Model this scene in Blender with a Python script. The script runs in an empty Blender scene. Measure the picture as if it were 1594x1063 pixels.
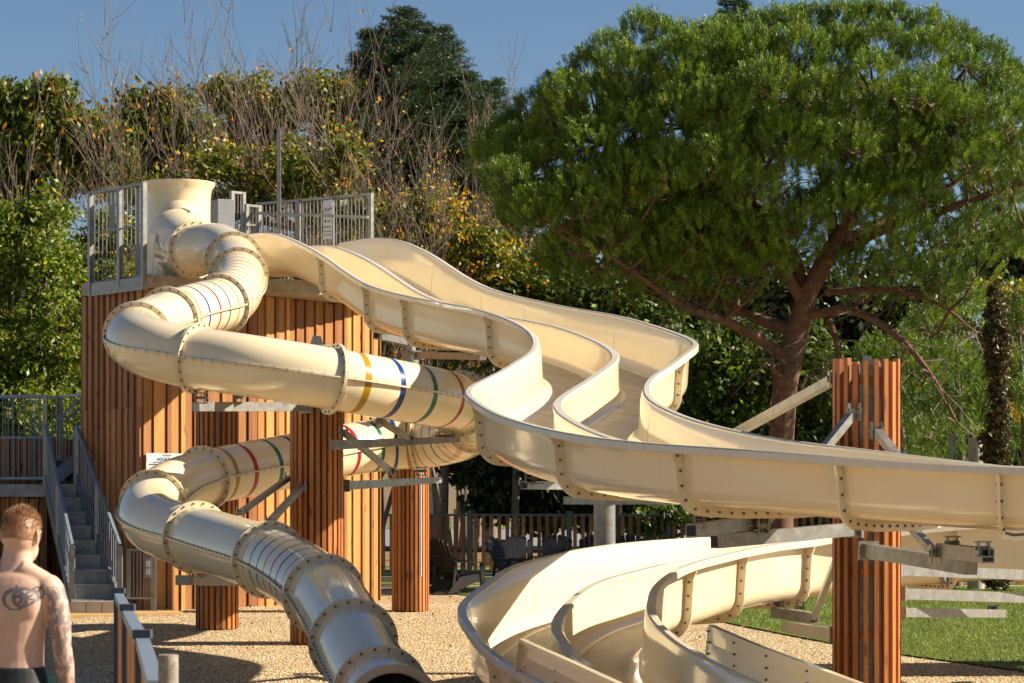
import bpy, bmesh, math, random
import numpy as np
from mathutils import Vector, Matrix
R = math.radians
random.seed(7); rng = np.random.default_rng(11)
scene = bpy.context.scene
col = scene.collection

# ---------------------------------------------------------------- camera
F = 4000.0; YH = 780.0; CH = 1.7            # focal length in photo pixels, horizon row, eye height
cam_d = bpy.data.cameras.new('camera'); cam = bpy.data.objects.new('camera', cam_d); col.objects.link(cam)
cam_d.sensor_width = 36; cam_d.lens = 36 * F / 1594
cam_d.shift_y = (YH - 531.5) / 1594; cam_d.clip_start = 0.5; cam_d.clip_end = 2000
cam.location = (0, 0, CH); cam.rotation_euler = (R(90), 0, 0)
cam_d.dof.use_dof = True; cam_d.dof.focus_distance = 30; cam_d.dof.aperture_fstop = 7.0
scene.camera = cam
scene.render.resolution_x = 1024; scene.render.resolution_y = 683

# ---------------------------------------------------------------- sky, sun, exposure
SUN_AZ, SUN_EL = -2, 33
SUN = Vector((math.cos(R(SUN_AZ))*math.cos(R(SUN_EL)), -math.sin(R(SUN_AZ))*math.cos(R(SUN_EL)), math.sin(R(SUN_EL))))     # towards the sun: from the right of the picture
el = math.asin(SUN.z); az = math.atan2(SUN.x, SUN.y)
world = bpy.data.worlds.new('World'); scene.world = world; world.use_nodes = True
nt = world.node_tree; nt.nodes.clear()
sky = nt.nodes.new('ShaderNodeTexSky'); sky.sky_type = 'NISHITA'; sky.sun_disc = False
sky.sun_elevation = el; sky.sun_rotation = az
sky.air_density = 1.0; sky.dust_density = 0.1; sky.ozone_density = 4.0; sky.altitude = 300
bg = nt.nodes.new('ShaderNodeBackground'); bg.inputs[1].default_value = 0.041
wo = nt.nodes.new('ShaderNodeOutputWorld')
nt.links.new(sky.outputs[0], bg.inputs[0]); nt.links.new(bg.outputs[0], wo.inputs[0])
sd = bpy.data.lights.new('sun', 'SUN'); sd.energy = 5.0; sd.angle = R(0.5); sd.color = (1.0, 0.88, 0.70)
so = bpy.data.objects.new('sun', sd); col.objects.link(so)
so.rotation_euler = SUN.to_track_quat('Z', 'Y').to_euler()
scene.view_settings.view_transform = 'Standard'; scene.view_settings.look = 'None'
scene.view_settings.exposure = 1.15; scene.view_settings.gamma = 1.0

# ---------------------------------------------------------------- helpers
def P(px, py, s):
    """world point seen at photo pixel (px, py) where one metre spans s pixels"""
    return Vector(((px - 797) / s, F / s, CH - (py - YH) / s))
def G(px, s, z):
    return Vector(((px - 797) / s, F / s, z))
def ground_z(y):
    if y > 40: return 0.05
    if y > 20: return 0.05 - 0.0215 * (40 - y)
    if y > 14: return -0.38 + (20 - y) / 6 * 0.30
    return -0.08

def tag(o, label=None, cat=None, group=None, kind=None):
    if label: o['label'] = label
    if cat: o['category'] = cat
    if group: o['group'] = group
    if kind: o['kind'] = kind
    return o
def empty(name, loc, label, cat, group=None):
    o = bpy.data.objects.new(name, None); col.objects.link(o); o.location = loc
    o.empty_display_size = 0.2
    return tag(o, label, cat, group)

class MB:
    def __init__(s): s.v = []; s.f = []; s.m = []; s.sm = []
    def add(s, vs, fs, m=0, smooth=False):
        b = len(s.v); s.v += [tuple(v) for v in vs]
        for f in fs: s.f.append([b + i for i in f]); s.m.append(m); s.sm.append(smooth)
    def box(s, c, size, rot=None, m=0):
        c = Vector(c); hx, hy, hz = size[0]/2, size[1]/2, size[2]/2
        vs = []
        for x in (-hx, hx):
            for y in (-hy, hy):
                for z in (-hz, hz):
                    p = Vector((x, y, z))
                    if rot is not None: p = rot @ p
                    vs.append(c + p)
        s.add(vs, [(0,1,3,2),(4,6,7,5),(0,4,5,1),(2,3,7,6),(0,2,6,4),(1,5,7,3)], m)
    def bar(s, a, b, w, h, m=0, up=(0,0,1), w2=None, h2=None):
        """rectangular bar from a to b, w across, h in the up direction"""
        a = Vector(a); b = Vector(b); d = (b - a).normalized(); up = Vector(up)
        x = d.cross(up)
        if x.length < 1e-4: x = d.cross(Vector((0,1,0)))
        x.normalize(); z = x.cross(d).normalized()
        w2 = w2 or w; h2 = h2 or h
        vs = [a + x*i*w/2 + z*j*h/2 for i, j in ((-1,-1),(1,-1),(1,1),(-1,1))] + [b + x*i*w2/2 + z*j*h2/2 for i, j in ((-1,-1),(1,-1),(1,1),(-1,1))]
        s.add(vs, [(3,2,1,0),(4,5,6,7),(0,1,5,4),(1,2,6,5),(2,3,7,6),(3,0,4,7)], m)
    def cyl(s, a, b, r, n=12, m=0, r2=None, cap=True, smooth=True):
        a = Vector(a); b = Vector(b); d = (b - a).normalized()
        x = d.orthogonal().normalized(); y = d.cross(x); r2 = r if r2 is None else r2
        vs = [a + (x*math.cos(t)+y*math.sin(t))*r for t in [2*math.pi*i/n for i in range(n)]]
        vs += [b + (x*math.cos(t)+y*math.sin(t))*r2 for t in [2*math.pi*i/n for i in range(n)]]
        s.add(vs, [(i, (i+1) % n, n+(i+1) % n, n+i) for i in range(n)], m, smooth)
        if cap:
            s.add(vs[:n], [tuple(range(n))[::-1]], m); s.add(vs[n:], [tuple(range(n))], m)
    def path(s, pts, rad, n=8, m=0):
        """round tube through points with a radius per point"""
        pts = [Vector(p) for p in pts]; k = len(pts)
        if not hasattr(rad, '__len__'): rad = [rad]*k
        fr = frames(pts); vs = []; fs = []
        for i in range(k):
            T, X, Y = fr[i]
            for j in range(n):
                t = 2*math.pi*j/n; vs.append(pts[i] + (X*math.cos(t)+Y*math.sin(t))*rad[i])
        for i in range(k-1):
            for j in range(n):
                fs.append((i*n+j, i*n+(j+1) % n, (i+1)*n+(j+1) % n, (i+1)*n+j))
        s.add(vs, fs, m, True)
        s.add(vs[:n], [tuple(range(n))[::-1]], m); s.add(vs[-n:], [tuple(range(n))], m)
    def prism(s, poly, d, m=0):
        """flat polygon (3d points) extruded by vector d"""
        n = len(poly); d = Vector(d); a = [Vector(p) for p in poly]; b = [p + d for p in a]
        s.add(a + b, [tuple(range(n))[::-1], tuple(range(n, 2*n))] + [(i, (i+1) % n, n+(i+1) % n, n+i) for i in range(n)], m)
    def grid(s, rows, m=0, closed=False, smooth=True, mf=None):
        k = len(rows); n = len(rows[0]); vs = [p for r in rows for p in r]
        b = len(s.v); s.v += [tuple(v) for v in vs]
        for i in range(k-1):
            for j in range(n if closed else n-1):
                s.f.append([b+i*n+j, b+i*n+(j+1) % n, b+(i+1)*n+(j+1) % n, b+(i+1)*n+j])
                s.m.append(mf(i, j) if mf else m); s.sm.append(smooth)
    def build(s, name, mats, parent=None, sharp=None, loc=None, bevel=0):
        me = bpy.data.meshes.new(name)
        vs = s.v
        o = bpy.data.objects.new(name, me); col.objects.link(o)
        off = Vector((0,0,0))
        if parent is not None: off = parent_world(parent)
        if loc is not None and parent is None: off = Vector(loc); o.location = off
        if off.length > 0: vs = [(v[0]-off.x, v[1]-off.y, v[2]-off.z) for v in vs]
        me.from_pydata(vs, [], s.f)
        for mt in (mats if isinstance(mats, (list, tuple)) else [mats]): me.materials.append(mt)
        me.polygons.foreach_set('material_index', s.m); me.polygons.foreach_set('use_smooth', s.sm)
        me.update()
        if sharp: me.set_sharp_from_angle(angle=R(sharp))
        if parent is not None: o.parent = parent
        if bevel:
            bv = o.modifiers.new('bevel', 'BEVEL'); bv.width = bevel; bv.segments = 2; bv.limit_method = 'ANGLE'
        return o
def parent_world(p):
    v = Vector((0,0,0))
    while p is not None: v = v + p.location; p = p.parent
    return v
def frames(pts, up0=Vector((0,0,1))):
    k = len(pts); out = []; X = None
    for i in range(k):
        T = (pts[min(i+1, k-1)] - pts[max(i-1, 0)])
        T = T.normalized() if T.length > 1e-9 else Vector((0,0,1))
        if X is None:
            X = T.cross(up0)
            if X.length < 1e-3: X = T.cross(Vector((1,0,0)))
            X.normalize()
        else:
            X = (X - T*X.dot(T)).normalized()
        out.append((T, X, X.cross(T)))
    return out
def catmull(C, n):
    C = [Vector(c) for c in C]; C = [2*C[0]-C[1]] + C + [2*C[-1]-C[-2]]; out = []
    for i in range(1, len(C)-2):
        a, b, c, d = C[i-1:i+3]
        for q in range(n):
            t = q/n; out.append(.5*(2*b+(c-a)*t+(2*a-5*b+4*c-d)*t*t+(3*b-a-3*c+d)*t**3))
    out.append(C[-2]); return out

# ---------------------------------------------------------------- materials
M = {}
def new_mat(name):
    m = bpy.data.materials.new(name); m.use_nodes = True; n = m.node_tree; n.nodes.clear()
    out = n.nodes.new('ShaderNodeOutputMaterial'); b = n.nodes.new('ShaderNodeBsdfPrincipled')
    n.links.new(b.outputs[0], out.inputs[0]); M[name] = m
    return m, n, b, out
def N(n, t, **k):
    x = n.nodes.new(t)
    for a, v in k.items(): setattr(x, a, v)
    return x
def noise(n, scale, detail=4, rough=.6, vec=None, stretch=None):
    tc = N(n, 'ShaderNodeTexCoord'); src = tc.outputs['Object']
    if stretch:
        mp = N(n, 'ShaderNodeMapping'); mp.inputs['Scale'].default_value = stretch
        n.links.new(src, mp.inputs[0]); src = mp.outputs[0]
    x = N(n, 'ShaderNodeTexNoise'); x.inputs['Scale'].default_value = scale
    x.inputs['Detail'].default_value = detail; x.inputs['Roughness'].default_value = rough
    n.links.new(src, x.inputs['Vector']); return x
def ramp(n, fac, stops):
    r = N(n, 'ShaderNodeValToRGB'); e = r.color_ramp.elements
    while len(e) < len(stops): e.new(0.5)
    for el_, (p, c) in zip(e, stops): el_.position = p; el_.color = (*c, 1)
    n.links.new(fac, r.inputs[0]); return r
def mix(n, fac, a, b, mode='MIX'):
    x = N(n, 'ShaderNodeMix', data_type='RGBA', blend_type=mode)
    if isinstance(fac, (int, float)): x.inputs[0].default_value = fac
    else: n.links.new(fac, x.inputs[0])
    for i, v in ((6, a), (7, b)):
        if isinstance(v, tuple): x.inputs[i].default_value = (*v, 1)
        else: n.links.new(v, x.inputs[i])
    return x.outputs[2]
def bump(n, b, h, strength, dist=0.01):
    x = N(n, 'ShaderNodeBump'); x.inputs['Strength'].default_value = strength; x.inputs['Distance'].default_value = dist
    n.links.new(h, x.inputs['Height']); n.links.new(x.outputs[0], b.inputs['Normal'])

def simple(name, c, rough=.5, metal=0, var=.12, sc=8, bmp=0, coat=0, spec=.5):
    m, n, b, o = new_mat(name)
    nz = noise(n, sc); lo = tuple(x*(1-var) for x in c); hi = tuple(min(1, x*(1+var)) for x in c)
    r = ramp(n, nz.outputs[0], [(.3, lo), (.7, hi)]); n.links.new(r.outputs[0], b.inputs['Base Color'])
    b.inputs['Roughness'].default_value = rough; b.inputs['Metallic'].default_value = metal
    b.inputs['Coat Weight'].default_value = coat; b.inputs['Coat Roughness'].default_value = .08
    b.inputs['Specular IOR Level'].default_value = spec
    if bmp:
        n2 = noise(n, sc*6); bump(n, b, n2.outputs[0], bmp)
    return m
# gelcoat of the slides: cream, glossy, with faint water stains
def gelcoat(name, c, rough=.12, grime=.28):
    m, n, b, o = new_mat(name)
    a = noise(n, 1.1, 5, .6); g = noise(n, 5, 8, .75, stretch=(1.6, 1.6, .3)); sp = noise(n, 34, 3, .6)
    base = ramp(n, a.outputs[0], [(.3, tuple(x*.93 for x in c)), (.7, c)]).outputs[0]
    st = ramp(n, g.outputs[0], [(.52, (1, 1, 1)), (.75, (.80, .74, .64))]).outputs[0]
    cc = mix(n, grime, base, st, 'MULTIPLY')
    s2 = ramp(n, sp.outputs[0], [(.68, (1, 1, 1)), (.76, (.72, .64, .52))]).outputs[0]
    cc = mix(n, .12, cc, s2, 'MULTIPLY')
    n.links.new(cc, b.inputs['Base Color'])
    rr = ramp(n, g.outputs[0], [(.35, (rough,)*3), (.8, (rough+.14,)*3)]); n.links.new(rr.outputs[0], b.inputs['Roughness'])
    b.inputs['Coat Weight'].default_value = .5; b.inputs['Coat Roughness'].default_value = .05
    w = noise(n, 3.0, 2, .4); bump(n, b, w.outputs[0], .05, .02)
    return m
CREAM = (0.80, 0.68, 0.455)
gelcoat('gelcoat', CREAM)
gelcoat('gelcoat_flange', (0.66, 0.55, 0.37), .32, .7)
gelcoat('gelcoat_lip_shaded', (0.63, 0.57, 0.46), .4, .8)  # slide cream greyed: the lips' shaded, skylit look put into the colour
# anti slip floor of the flume, greyed: wetness and shade put into its colour
m, n, b, o = new_mat('flume_floor')
a = noise(n, 60, 3, .7); g = noise(n, 3, 6, .7)
c1 = ramp(n, a.outputs[0], [(.35, (.46, .39, .27)), (.65, (.74, .64, .45))]).outputs[0]
c2 = ramp(n, g.outputs[0], [(.35, (.72, .70, .66)), (.65, (1, 1, 1))]).outputs[0]
n.links.new(mix(n, 1.0, c1, c2, 'MULTIPLY'), b.inputs['Base Color']); b.inputs['Roughness'].default_value = .45
bump(n, b, a.outputs[0], .8, .02)
for nm, c in (('stripe_red', (.34, .008, .02)), ('stripe_blue', (.006, .035, .20)), ('stripe_green', (.004, .12, .085)), ('stripe_yellow', (.38, .21, .008))):
    simple(nm, c, .22, var=.06)
def galv(name, c, rough=.42, metal=.55):
    m, n, b, o = new_mat(name)
    tc = N(n, 'ShaderNodeTexCoord'); v = N(n, 'ShaderNodeTexVoronoi'); v.inputs['Scale'].default_value = 22
    n.links.new(tc.outputs['Object'], v.inputs['Vector']); a = noise(n, 6, 5, .7)
    c1 = ramp(n, a.outputs[0], [(.3, tuple(x*.66 for x in c)), (.7, tuple(x*1.12 for x in c))]).outputs[0]
    sp = N(n, 'ShaderNodeSeparateColor'); n.links.new(v.outputs['Color'], sp.inputs[0])
    c2 = ramp(n, sp.outputs[0], [(0, (.78, .78, .78)), (1, (1, 1, 1))]).outputs[0]
    n.links.new(mix(n, .8, c1, c2, 'MULTIPLY'), b.inputs['Base Color'])
    b.inputs['Metallic'].default_value = metal; b.inputs['Roughness'].default_value = rough
galv('galvanized', (.33, .325, .30))
galv('galvanized_dark', (.30, .32, .33), .5)
simple('bolt', (.16, .12, .09), .5, .5)
simple('black_shade_and_post', (.02, .02, .02), .7)  # matt black: marker post, plus painted darkness in tube mouth and beam ends
# timber cladding: every board its own tone, long grain and knots
def timber(name, lo, hi, rough=.55):
    m, n, b, o = new_mat(name)
    geo = N(n, 'ShaderNodeNewGeometry')
    c = ramp(n, geo.outputs['Random Per Island'], [(0, lo), (.55, tuple((a+b_)/2 for a, b_ in zip(lo, hi))), (.9, hi), (1, tuple(x*1.25 for x in hi))]).outputs[0]
    g = noise(n, 9, 6, .7, stretch=(8, 8, .35))
    gc = ramp(n, g.outputs[0], [(.3, (.55, .44, .38)), (.62, (1, 1, 1))]).outputs[0]
    tc = N(n, 'ShaderNodeTexCoord'); mp = N(n, 'ShaderNodeMapping'); mp.inputs['Scale'].default_value = (7, 7, 2.1)
    ad = N(n, 'ShaderNodeVectorMath', operation='ADD'); n.links.new(tc.outputs['Object'], mp.inputs[0])
    sc = N(n, 'ShaderNodeVectorMath', operation='SCALE'); cb = N(n, 'ShaderNodeCombineXYZ')
    n.links.new(geo.outputs['Random Per Island'], cb.inputs[2]); n.links.new(cb.outputs[0], sc.inputs[0]); sc.inputs[3].default_value = 37
    n.links.new(mp.outputs[0], ad.inputs[0]); n.links.new(sc.outputs[0], ad.inputs[1])
    v = N(n, 'ShaderNodeTexVoronoi'); v.inputs['Scale'].default_value = 1.0; n.links.new(ad.outputs[0], v.inputs['Vector'])
    kn = ramp(n, v.outputs['Distance'], [(.05, (.20, .11, .07)), (.13, (.6, .5, .42)), (.2, (1, 1, 1))]).outputs[0]
    c = mix(n, .85, c, gc, 'MULTIPLY'); c = mix(n, .8, c, kn, 'MULTIPLY')
    n.links.new(c, b.inputs['Base Color']); b.inputs['Roughness'].default_value = rough
    bump(n, b, g.outputs[0], .3, .01)
    return m
timber('timber', (.24, .082, .014), (.54, .255, .062))
timber('timber_slat', (.28, .090, .020), (.48, .19, .045))
timber('timber_shade_lift', (.29, .115, .032), (.50, .235, .085))  # copy for shaded sides: missing sky fill added into the board colour
timber('timber_brown', (.16, .07, .03), (.25, .12, .05))
timber('timber_pale', (.50, .33, .13), (.62, .42, .18))
simple('backing', (.05, .025, .015), .9)
simple('concrete', (.36, .32, .27), .85, var=.25, sc=5, bmp=.4)
simple('concrete_pale', (.50, .46, .38), .85, var=.2, sc=4, bmp=.3)
simple('anthracite', (.045, .055, .075), .45, var=.1)
simple('rail_blue_grey', (.20, .26, .33), .4, .3, var=.15)
simple('cabinet_grey', (.20, .21, .24), .5, var=.08)
simple('white_panel', (.52, .53, .55), .35, var=.02)
simple('ink', (.03, .035, .07), .6)
simple('ink_pale', (.42, .56, .68), .6)
simple('sign_blue', (.42, .50, .72), .5)
simple('yellow_paint', (.70, .50, .03), .5)
simple('chair_plastic', (.014, .016, .022), .5, var=.1, spec=.3)
simple('chair_plastic_brown', (.014, .011, .010), .5, var=.1, spec=.3)
simple('stone', (.36, .27, .18), .9, var=.35, sc=9, bmp=.6)
simple('birch_bark', (.55, .52, .47), .8, var=.4, sc=14)
# ================================================================ ground, lawn, road, hills
m, n, b, o = new_mat('gravel')
tc = N(n, 'ShaderNodeTexCoord')
v = N(n, 'ShaderNodeTexVoronoi'); v.inputs['Scale'].default_value = 29; n.links.new(tc.outputs['Object'], v.inputs['Vector'])
sp = N(n, 'ShaderNodeSeparateColor'); n.links.new(v.outputs['Color'], sp.inputs[0])
c1 = ramp(n, sp.outputs[0], [(0, (.34, .24, .11)), (.25, (.60, .46, .25)), (.75, (.71, .58, .36)), (1, (.82, .73, .55))]).outputs[0]
ed = ramp(n, v.outputs['Distance'], [(.3, (1, 1, 1)), (.75, (.30, .20, .11))]).outputs[0]
g = noise(n, .7, 5, .6); c3 = ramp(n, g.outputs[0], [(.3, (.86, .80, .74)), (.7, (1, 1, 1))]).outputs[0]
cc = mix(n, .9, c1, ed, 'MULTIPLY'); cc = mix(n, 1, cc, c3, 'MULTIPLY')
n.links.new(cc, b.inputs['Base Color']); b.inputs['Roughness'].default_value = .9
inv = N(n, 'ShaderNodeMath', operation='SUBTRACT'); inv.inputs[0].default_value = 1; n.links.new(v.outputs['Distance'], inv.inputs[1])
bump(n, b, inv.outputs[0], .9, .03)

def grass_mat(name, a_, b_, sc=90):
    m, n, b, o = new_mat(name)
    f = noise(n, sc, 3, .8, stretch=(1, .35, 1)); g = noise(n, 1.3, 6, .7)
    c1 = ramp(n, f.outputs[0], [(.32, a_), (.68, b_)]).outputs[0]
    c2 = ramp(n, g.outputs[0], [(.3, (.70, .78, .70)), (.7, (1.0, 1.0, 1.0))]).outputs[0]
    n.links.new(mix(n, 1, c1, c2, 'MULTIPLY'), b.inputs['Base Color']); b.inputs['Roughness'].default_value = .7
    bump(n, b, f.outputs[0], 1.0, .03)
grass_mat('turf', (.070, .10, .006), (.21, .26, .020), 45)
grass_mat('rough_grass', (.10, .13, .02), (.24, .26, .06), 12)
grass_mat('dry_grass', (.13, .08, .035), (.30, .20, .10), 8)
simple('asphalt', (.20, .20, .205), .9, var=.12, sc=3)
grass_mat('leaf_litter', (.16, .09, .04), (.40, .24, .12), 9)

def gz(x, y): return ground_z(y)
mb = MB(); xs = [-400, -60, -20, -12, -8, -5, -2.5, 0, 2.5, 5, 8, 12, 20, 60, 400]
ys = [-40, 0, 8, 10, 12, 14, 16, 18, 20, 24, 28, 32, 36, 40, 44, 50, 60, 100, 200, 500, 900]
mb.grid([[Vector((x, y, gz(x, y))) for x in xs] for y in ys], smooth=False)
tag(mb.build('ground', M['gravel']), 'pale beige gravel ground under the water slides', kind='structure')

def sheet(name, mat, edge, far, dz=.012, kind='structure', label=None):
    """strip between a near edge polyline and a far edge polyline (x, y lists), draped on the ground"""
    mb = MB(); rows = []
    K = 14
    for i in range(K+1):
        t = i/K; rows.append([Vector((a[0]*(1-t)+b_[0]*t, a[1]*(1-t)+b_[1]*t, gz(0, a[1]*(1-t)+b_[1]*t)+dz)) for a, b_ in zip(edge, far)])
    mb.grid(rows, smooth=False)
    return tag(mb.build(name, M[mat]), label, kind=kind)
def ground_at(px, py):
    """(x, y) where the pixel ray meets the ground"""
    y = 40.0
    for _ in range(60): y = F*(CH-ground_z(y))/(py-YH)
    return ((px-797)*y/F, y)
near = [ground_at(*q) for q in [(640,908),(700,925),(800,935),(930,942),(1075,958),(1150,975),(1230,990),(1300,1003),(1400,1021),(1500,1034),(1594,1046),(1800,1072)]]
near = [(a, b_ + .12*math.sin(i*1.7)) for i, (a, b_) in enumerate(near)]
far = [(a*49.4/b_, 49.4) for a, b_ in near]
near2 = []; far2 = []
sheet('lawn', 'turf', near, far, .02, label='bright green artificial lawn beyond the gravel')
# short turf fibres along the lawn edge and over the sheet
# beyond the fence: grass, leaf litter, road, verge, dry field
def band(name, mat, y0, y1, x0, x1, dz, label):
    sheet(name, mat, [(x0, y0), (x1, y0)], [(x0, y1), (x1, y1)], dz, label=label)
band('grass_strip', 'rough_grass', 50.6, 64, -40, 60, .012, 'grass strip behind the fence')
band('leaf_litter', 'leaf_litter', 64, 90, -60, 80, .016, 'dry leaves beside the road')
band('road', 'asphalt', 90, 150, -80, 120, .03, 'grey tarmac road behind the fence')
band('verge', 'rough_grass', 150, 240, -150, 200, .05, 'green verge beyond the road')
# hills: rising ground that closes the view
mb = MB(); rows = []
for j in range(22):
    t = j/21; yy = 175 + 260*t; row = []
    for i in range(60):
        x = -220 + 440*i/59
        h = 9*t**.8 + 20*t*t*(0.35+0.65*max(0, math.sin((x+60)/120))) + 1.2*math.sin(x*.11+j)*t
        row.append(Vector((x, yy, h + .02)))
    rows.append(row)
mb.grid(rows); tag(mb.build('hill', M['dry_grass']), 'hillside of dry brown grass', kind='structure')
# ================================================================ timber tower
ZD0, ZD1 = 4.93, 5.13            # deck slab
TA = G(130, 98.6, 0); TB = G(222, 103, 0); TC = G(400, 99.4, 0); TD = G(590, 93.2, 0)
TE = TD + Vector((-1.4, 3.4, 0)); TF = TA + Vector((.9, 3.2, 0))
tower = empty('slide_tower', (TB.x, TB.y, 0.02), 'tall timber clad start tower with concrete deck carrying the slide entrances', 'tower')
def clad(a, b, z0, z1, name, mat, parent, wlist=(.165, .085), seedv=1, out=1, split=None):
    r = random.Random(seedv); d = (b-a); L = d.length; d.normalize(); nrm = Vector((d.y, -d.x, 0))*out
    mb = MB(); x = 0; i = 0
    mb.box((a+b)/2 + Vector((0,0,(z0+z1)/2)) - nrm*.03, (L, .02, z1-z0-.02), Matrix.Rotation(math.atan2(d.y, d.x), 3, 'Z'), 1)
    rot = Matrix.Rotation(math.atan2(d.y, d.x), 3, 'Z')
    while x < L - .02:
        w = min(wlist[i % len(wlist)]*r.uniform(.92, 1.08), L-x); dep = .018 if i % 2 == 0 else .048
        if w > .02:
            zz = [(z0 + r.uniform(-.01, .01), z1 + r.uniform(-.015, .015))]
            if split: zz = [(zz[0][0], split), (split+.006, zz[0][1])]
            for q0, q1 in zz:
                mb.box(a + d*(x+w/2) + nrm*dep/2 + Vector((0,0,(q0+q1)/2)), (w-.014, dep, q1-q0), rot, 0)
        x += w; i += 1
    return mb.build(name, [mat, M['backing']], parent)
clad(TA, TB, .03, 4.92, 'side_cladding', M['timber_shade_lift'], tower, (.125, .085), 3, split=3.12)
clad(TB, TC, .03, 4.92, 'front_cladding', M['timber'], tower, seedv=5)
clad(TC, TD, .03, 4.92, 'front_cladding', M['timber'], tower, seedv=6)
clad(TD, TE, .03, 4.92, 'side_cladding', M['timber_shade_lift'], tower, seedv=8)
clad(TE, TF, .03, 4.92, 'rear_cladding', M['timber_shade_lift'], tower, seedv=9)
clad(TF, TA, .03, 4.92, 'side_cladding', M['timber_shade_lift'], tower, seedv=10)
mb = MB()
fl = P(396, 440, 101.5); fr_ = P(500, 440, 99.5)
poly = [TA + Vector((-.03,-.03,0)), TB + Vector((0,-.06,0)), G(330, 101, 0), Vector((fl.x, fl.y, 0)), Vector((fr_.x, fr_.y, 0)), G(560, 96, 0), TD + Vector((.05,-.03,0)), TE, TF]
mb.prism([Vector((p.x, p.y, ZD0)) for p in poly][::-1], (0, 0, ZD1-ZD0))
mb.build('deck_slab', M['concrete'], tower)
# information sign screwed to the cladding
def text_mesh(s, size, mat, loc, rot, parent, name='lettering', align='CENTER'):
    cu = bpy.data.curves.new('t', 'FONT'); cu.body = s; cu.size = size; cu.align_x = align; cu.extrude = .001
    cu.resolution_u = 2
    ob = bpy.data.objects.new('t', cu); me = bpy.data.meshes.new_from_object(ob); bpy.data.objects.remove(ob)
    me.name = name
    o = bpy.data.objects.new(name, me); col.objects.link(o); me.materials.append(mat)
    o.parent = parent; o.location = Vector(loc) - parent_world(parent); o.rotation_euler = rot; return o
d = (TC-TB).normalized(); nr = Vector((d.y, -d.x, 0)); ang = math.atan2(d.y, d.x)
s0 = TB + d*.03 + nr*.05
sz = CH - (705-YH)/103
sign = empty('notice_board', (s0.x, s0.y, sz-.55), 'white rules board with AQUATUBE heading fixed to the tower cladding behind the tube', 'sign')
mb = MB(); W_ = .92; mb.box(s0 + d*W_/2 + Vector((0,0,sz-.3)), (W_, .006, .60), Matrix.Rotation(ang, 3, 'Z'), 0)
mb.box(s0 + d*W_/2 + nr*.005 + Vector((0,0,sz-.088)), (W_-.02, .004, .07), Matrix.Rotation(ang, 3, 'Z'), 1)
mb.build('panel', [M['white_panel'], M['ink_pale']], sign)
rot = (R(90), 0, ang)
text_mesh('AQUATUBE', .066, M['ink'], s0 + d*.36 + nr*.012 + Vector((0,0,sz-.112)), rot, sign)
text_mesh('T EDSUN', .040, M['ink'], s0 + d*.37 + nr*.012 + Vector((0,0,sz-.045)), rot, sign)
mb = MB()
for k in range(9):
    zz = sz - .140 - k*.030
    if k in (2,): continue
    mb.box(s0 + d*(.06+W_*.42) + nr*.008 + Vector((0,0,zz)), (W_*(.86 if k % 3 else .7), .003, .007 if k != 1 else .014), Matrix.Rotation(ang, 3, 'Z'), 0)
mb.build('printed_lines', M['ink'], sign)

# ---------------------------------------------------------------- deck railings
def rail_panel(a, b, z0, z1, parent, nb, post=.07, mid=(), bar=.016, top=.05, postmat='galvanized', mat='galvanized', tops=None, name='railing_panel', posts=True):
    """framed panel of vertical bars between a and b (xy), z range"""
    a = Vector((a.x, a.y, 0)); b = Vector((b.x, b.y, 0)); mb = MB(); d = (b-a).normalized()
    za = Vector((0,0,z1)); zb = Vector((0,0,z0))
    mb.bar(a+za, b+za, top, top*.8); mb.bar(a+zb, b+zb, top*.8, top*.7)
    for z in mid: mb.bar(a+Vector((0,0,z)), b+Vector((0,0,z)), top*.4, top*.4)
    for i in range(1, nb):
        p = a + (b-a)*i/nb; mb.cyl(p+zb, p+za, bar/2*1.1, 6, cap=False)
    o = mb.build(name, M[mat], parent)
    if posts:
        for p in (a, b):
            mb = MB(); mb.box(p + Vector((0,0,(z0+z1)/2-.06)), (post, post, z1-z0+.16), Matrix.Rotation(math.atan2(d.y, d.x), 3, 'Z')); mb.build('post', M[postmat], parent)
    return o
a = G(141, 100.2, 0); b_ = G(224, 103.4, 0)
lr = empty('deck_railing', (a.x, a.y, ZD0), 'galvanized railing on the left corner of the tower deck before flat grey plates', 'railing')
rail_panel(a, b_, 5.02, 6.48, lr, 13, mid=(5.86,))
dd = (b_-a); rz = math.atan2(dd.y, dd.x); mb = MB()
mb.box(a + dd*.5 + Vector((0,-.02,4.98)), (dd.length+.05, .02, .2), Matrix.Rotation(rz, 3, 'Z')); mb.build('kick_plate', M['galvanized'], lr)
mb = MB(); mb.box(a + dd*.28 + Vector((.05,.35,6.18)), (.17, .02, .60), Matrix.Rotation(rz, 3, 'Z')); mb.build('flat_plate', M['cabinet_grey'], lr)
mb = MB(); mb.box(a + dd*.78 + Vector((.05,.45,5.8)), (.2, .03, 1.4), Matrix.Rotation(rz, 3, 'Z')); mb.build('flat_plate', M['cabinet_grey'], lr)
mb = MB(); mb.box(a + dd*.55 + Vector((0,.0,5.72)), (.085, .06, 1.5), Matrix.Rotation(rz, 3, 'Z')); mb.build('post', M['galvanized'], lr)
# cabinet beside the funnel
c0 = P(345, 330, 96)
cab = empty('control_cabinet', (c0.x, c0.y, ZD1), 'dark grey metal cabinet standing on the deck right of the funnel entrance', 'cabinet')
mb = MB(); mb.box((c0.x, c0.y+.1, 6.28), (.30, .34, .62), Matrix.Rotation(.5, 3, 'Z')); mb.build('casing', M['cabinet_grey'], cab, bevel=.01)
mb = MB(); mb.cyl((c0.x+.02, c0.y+.1, ZD1), (c0.x+.02, c0.y+.1, 5.97), .03); mb.build('stand', M['galvanized'], cab)
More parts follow.
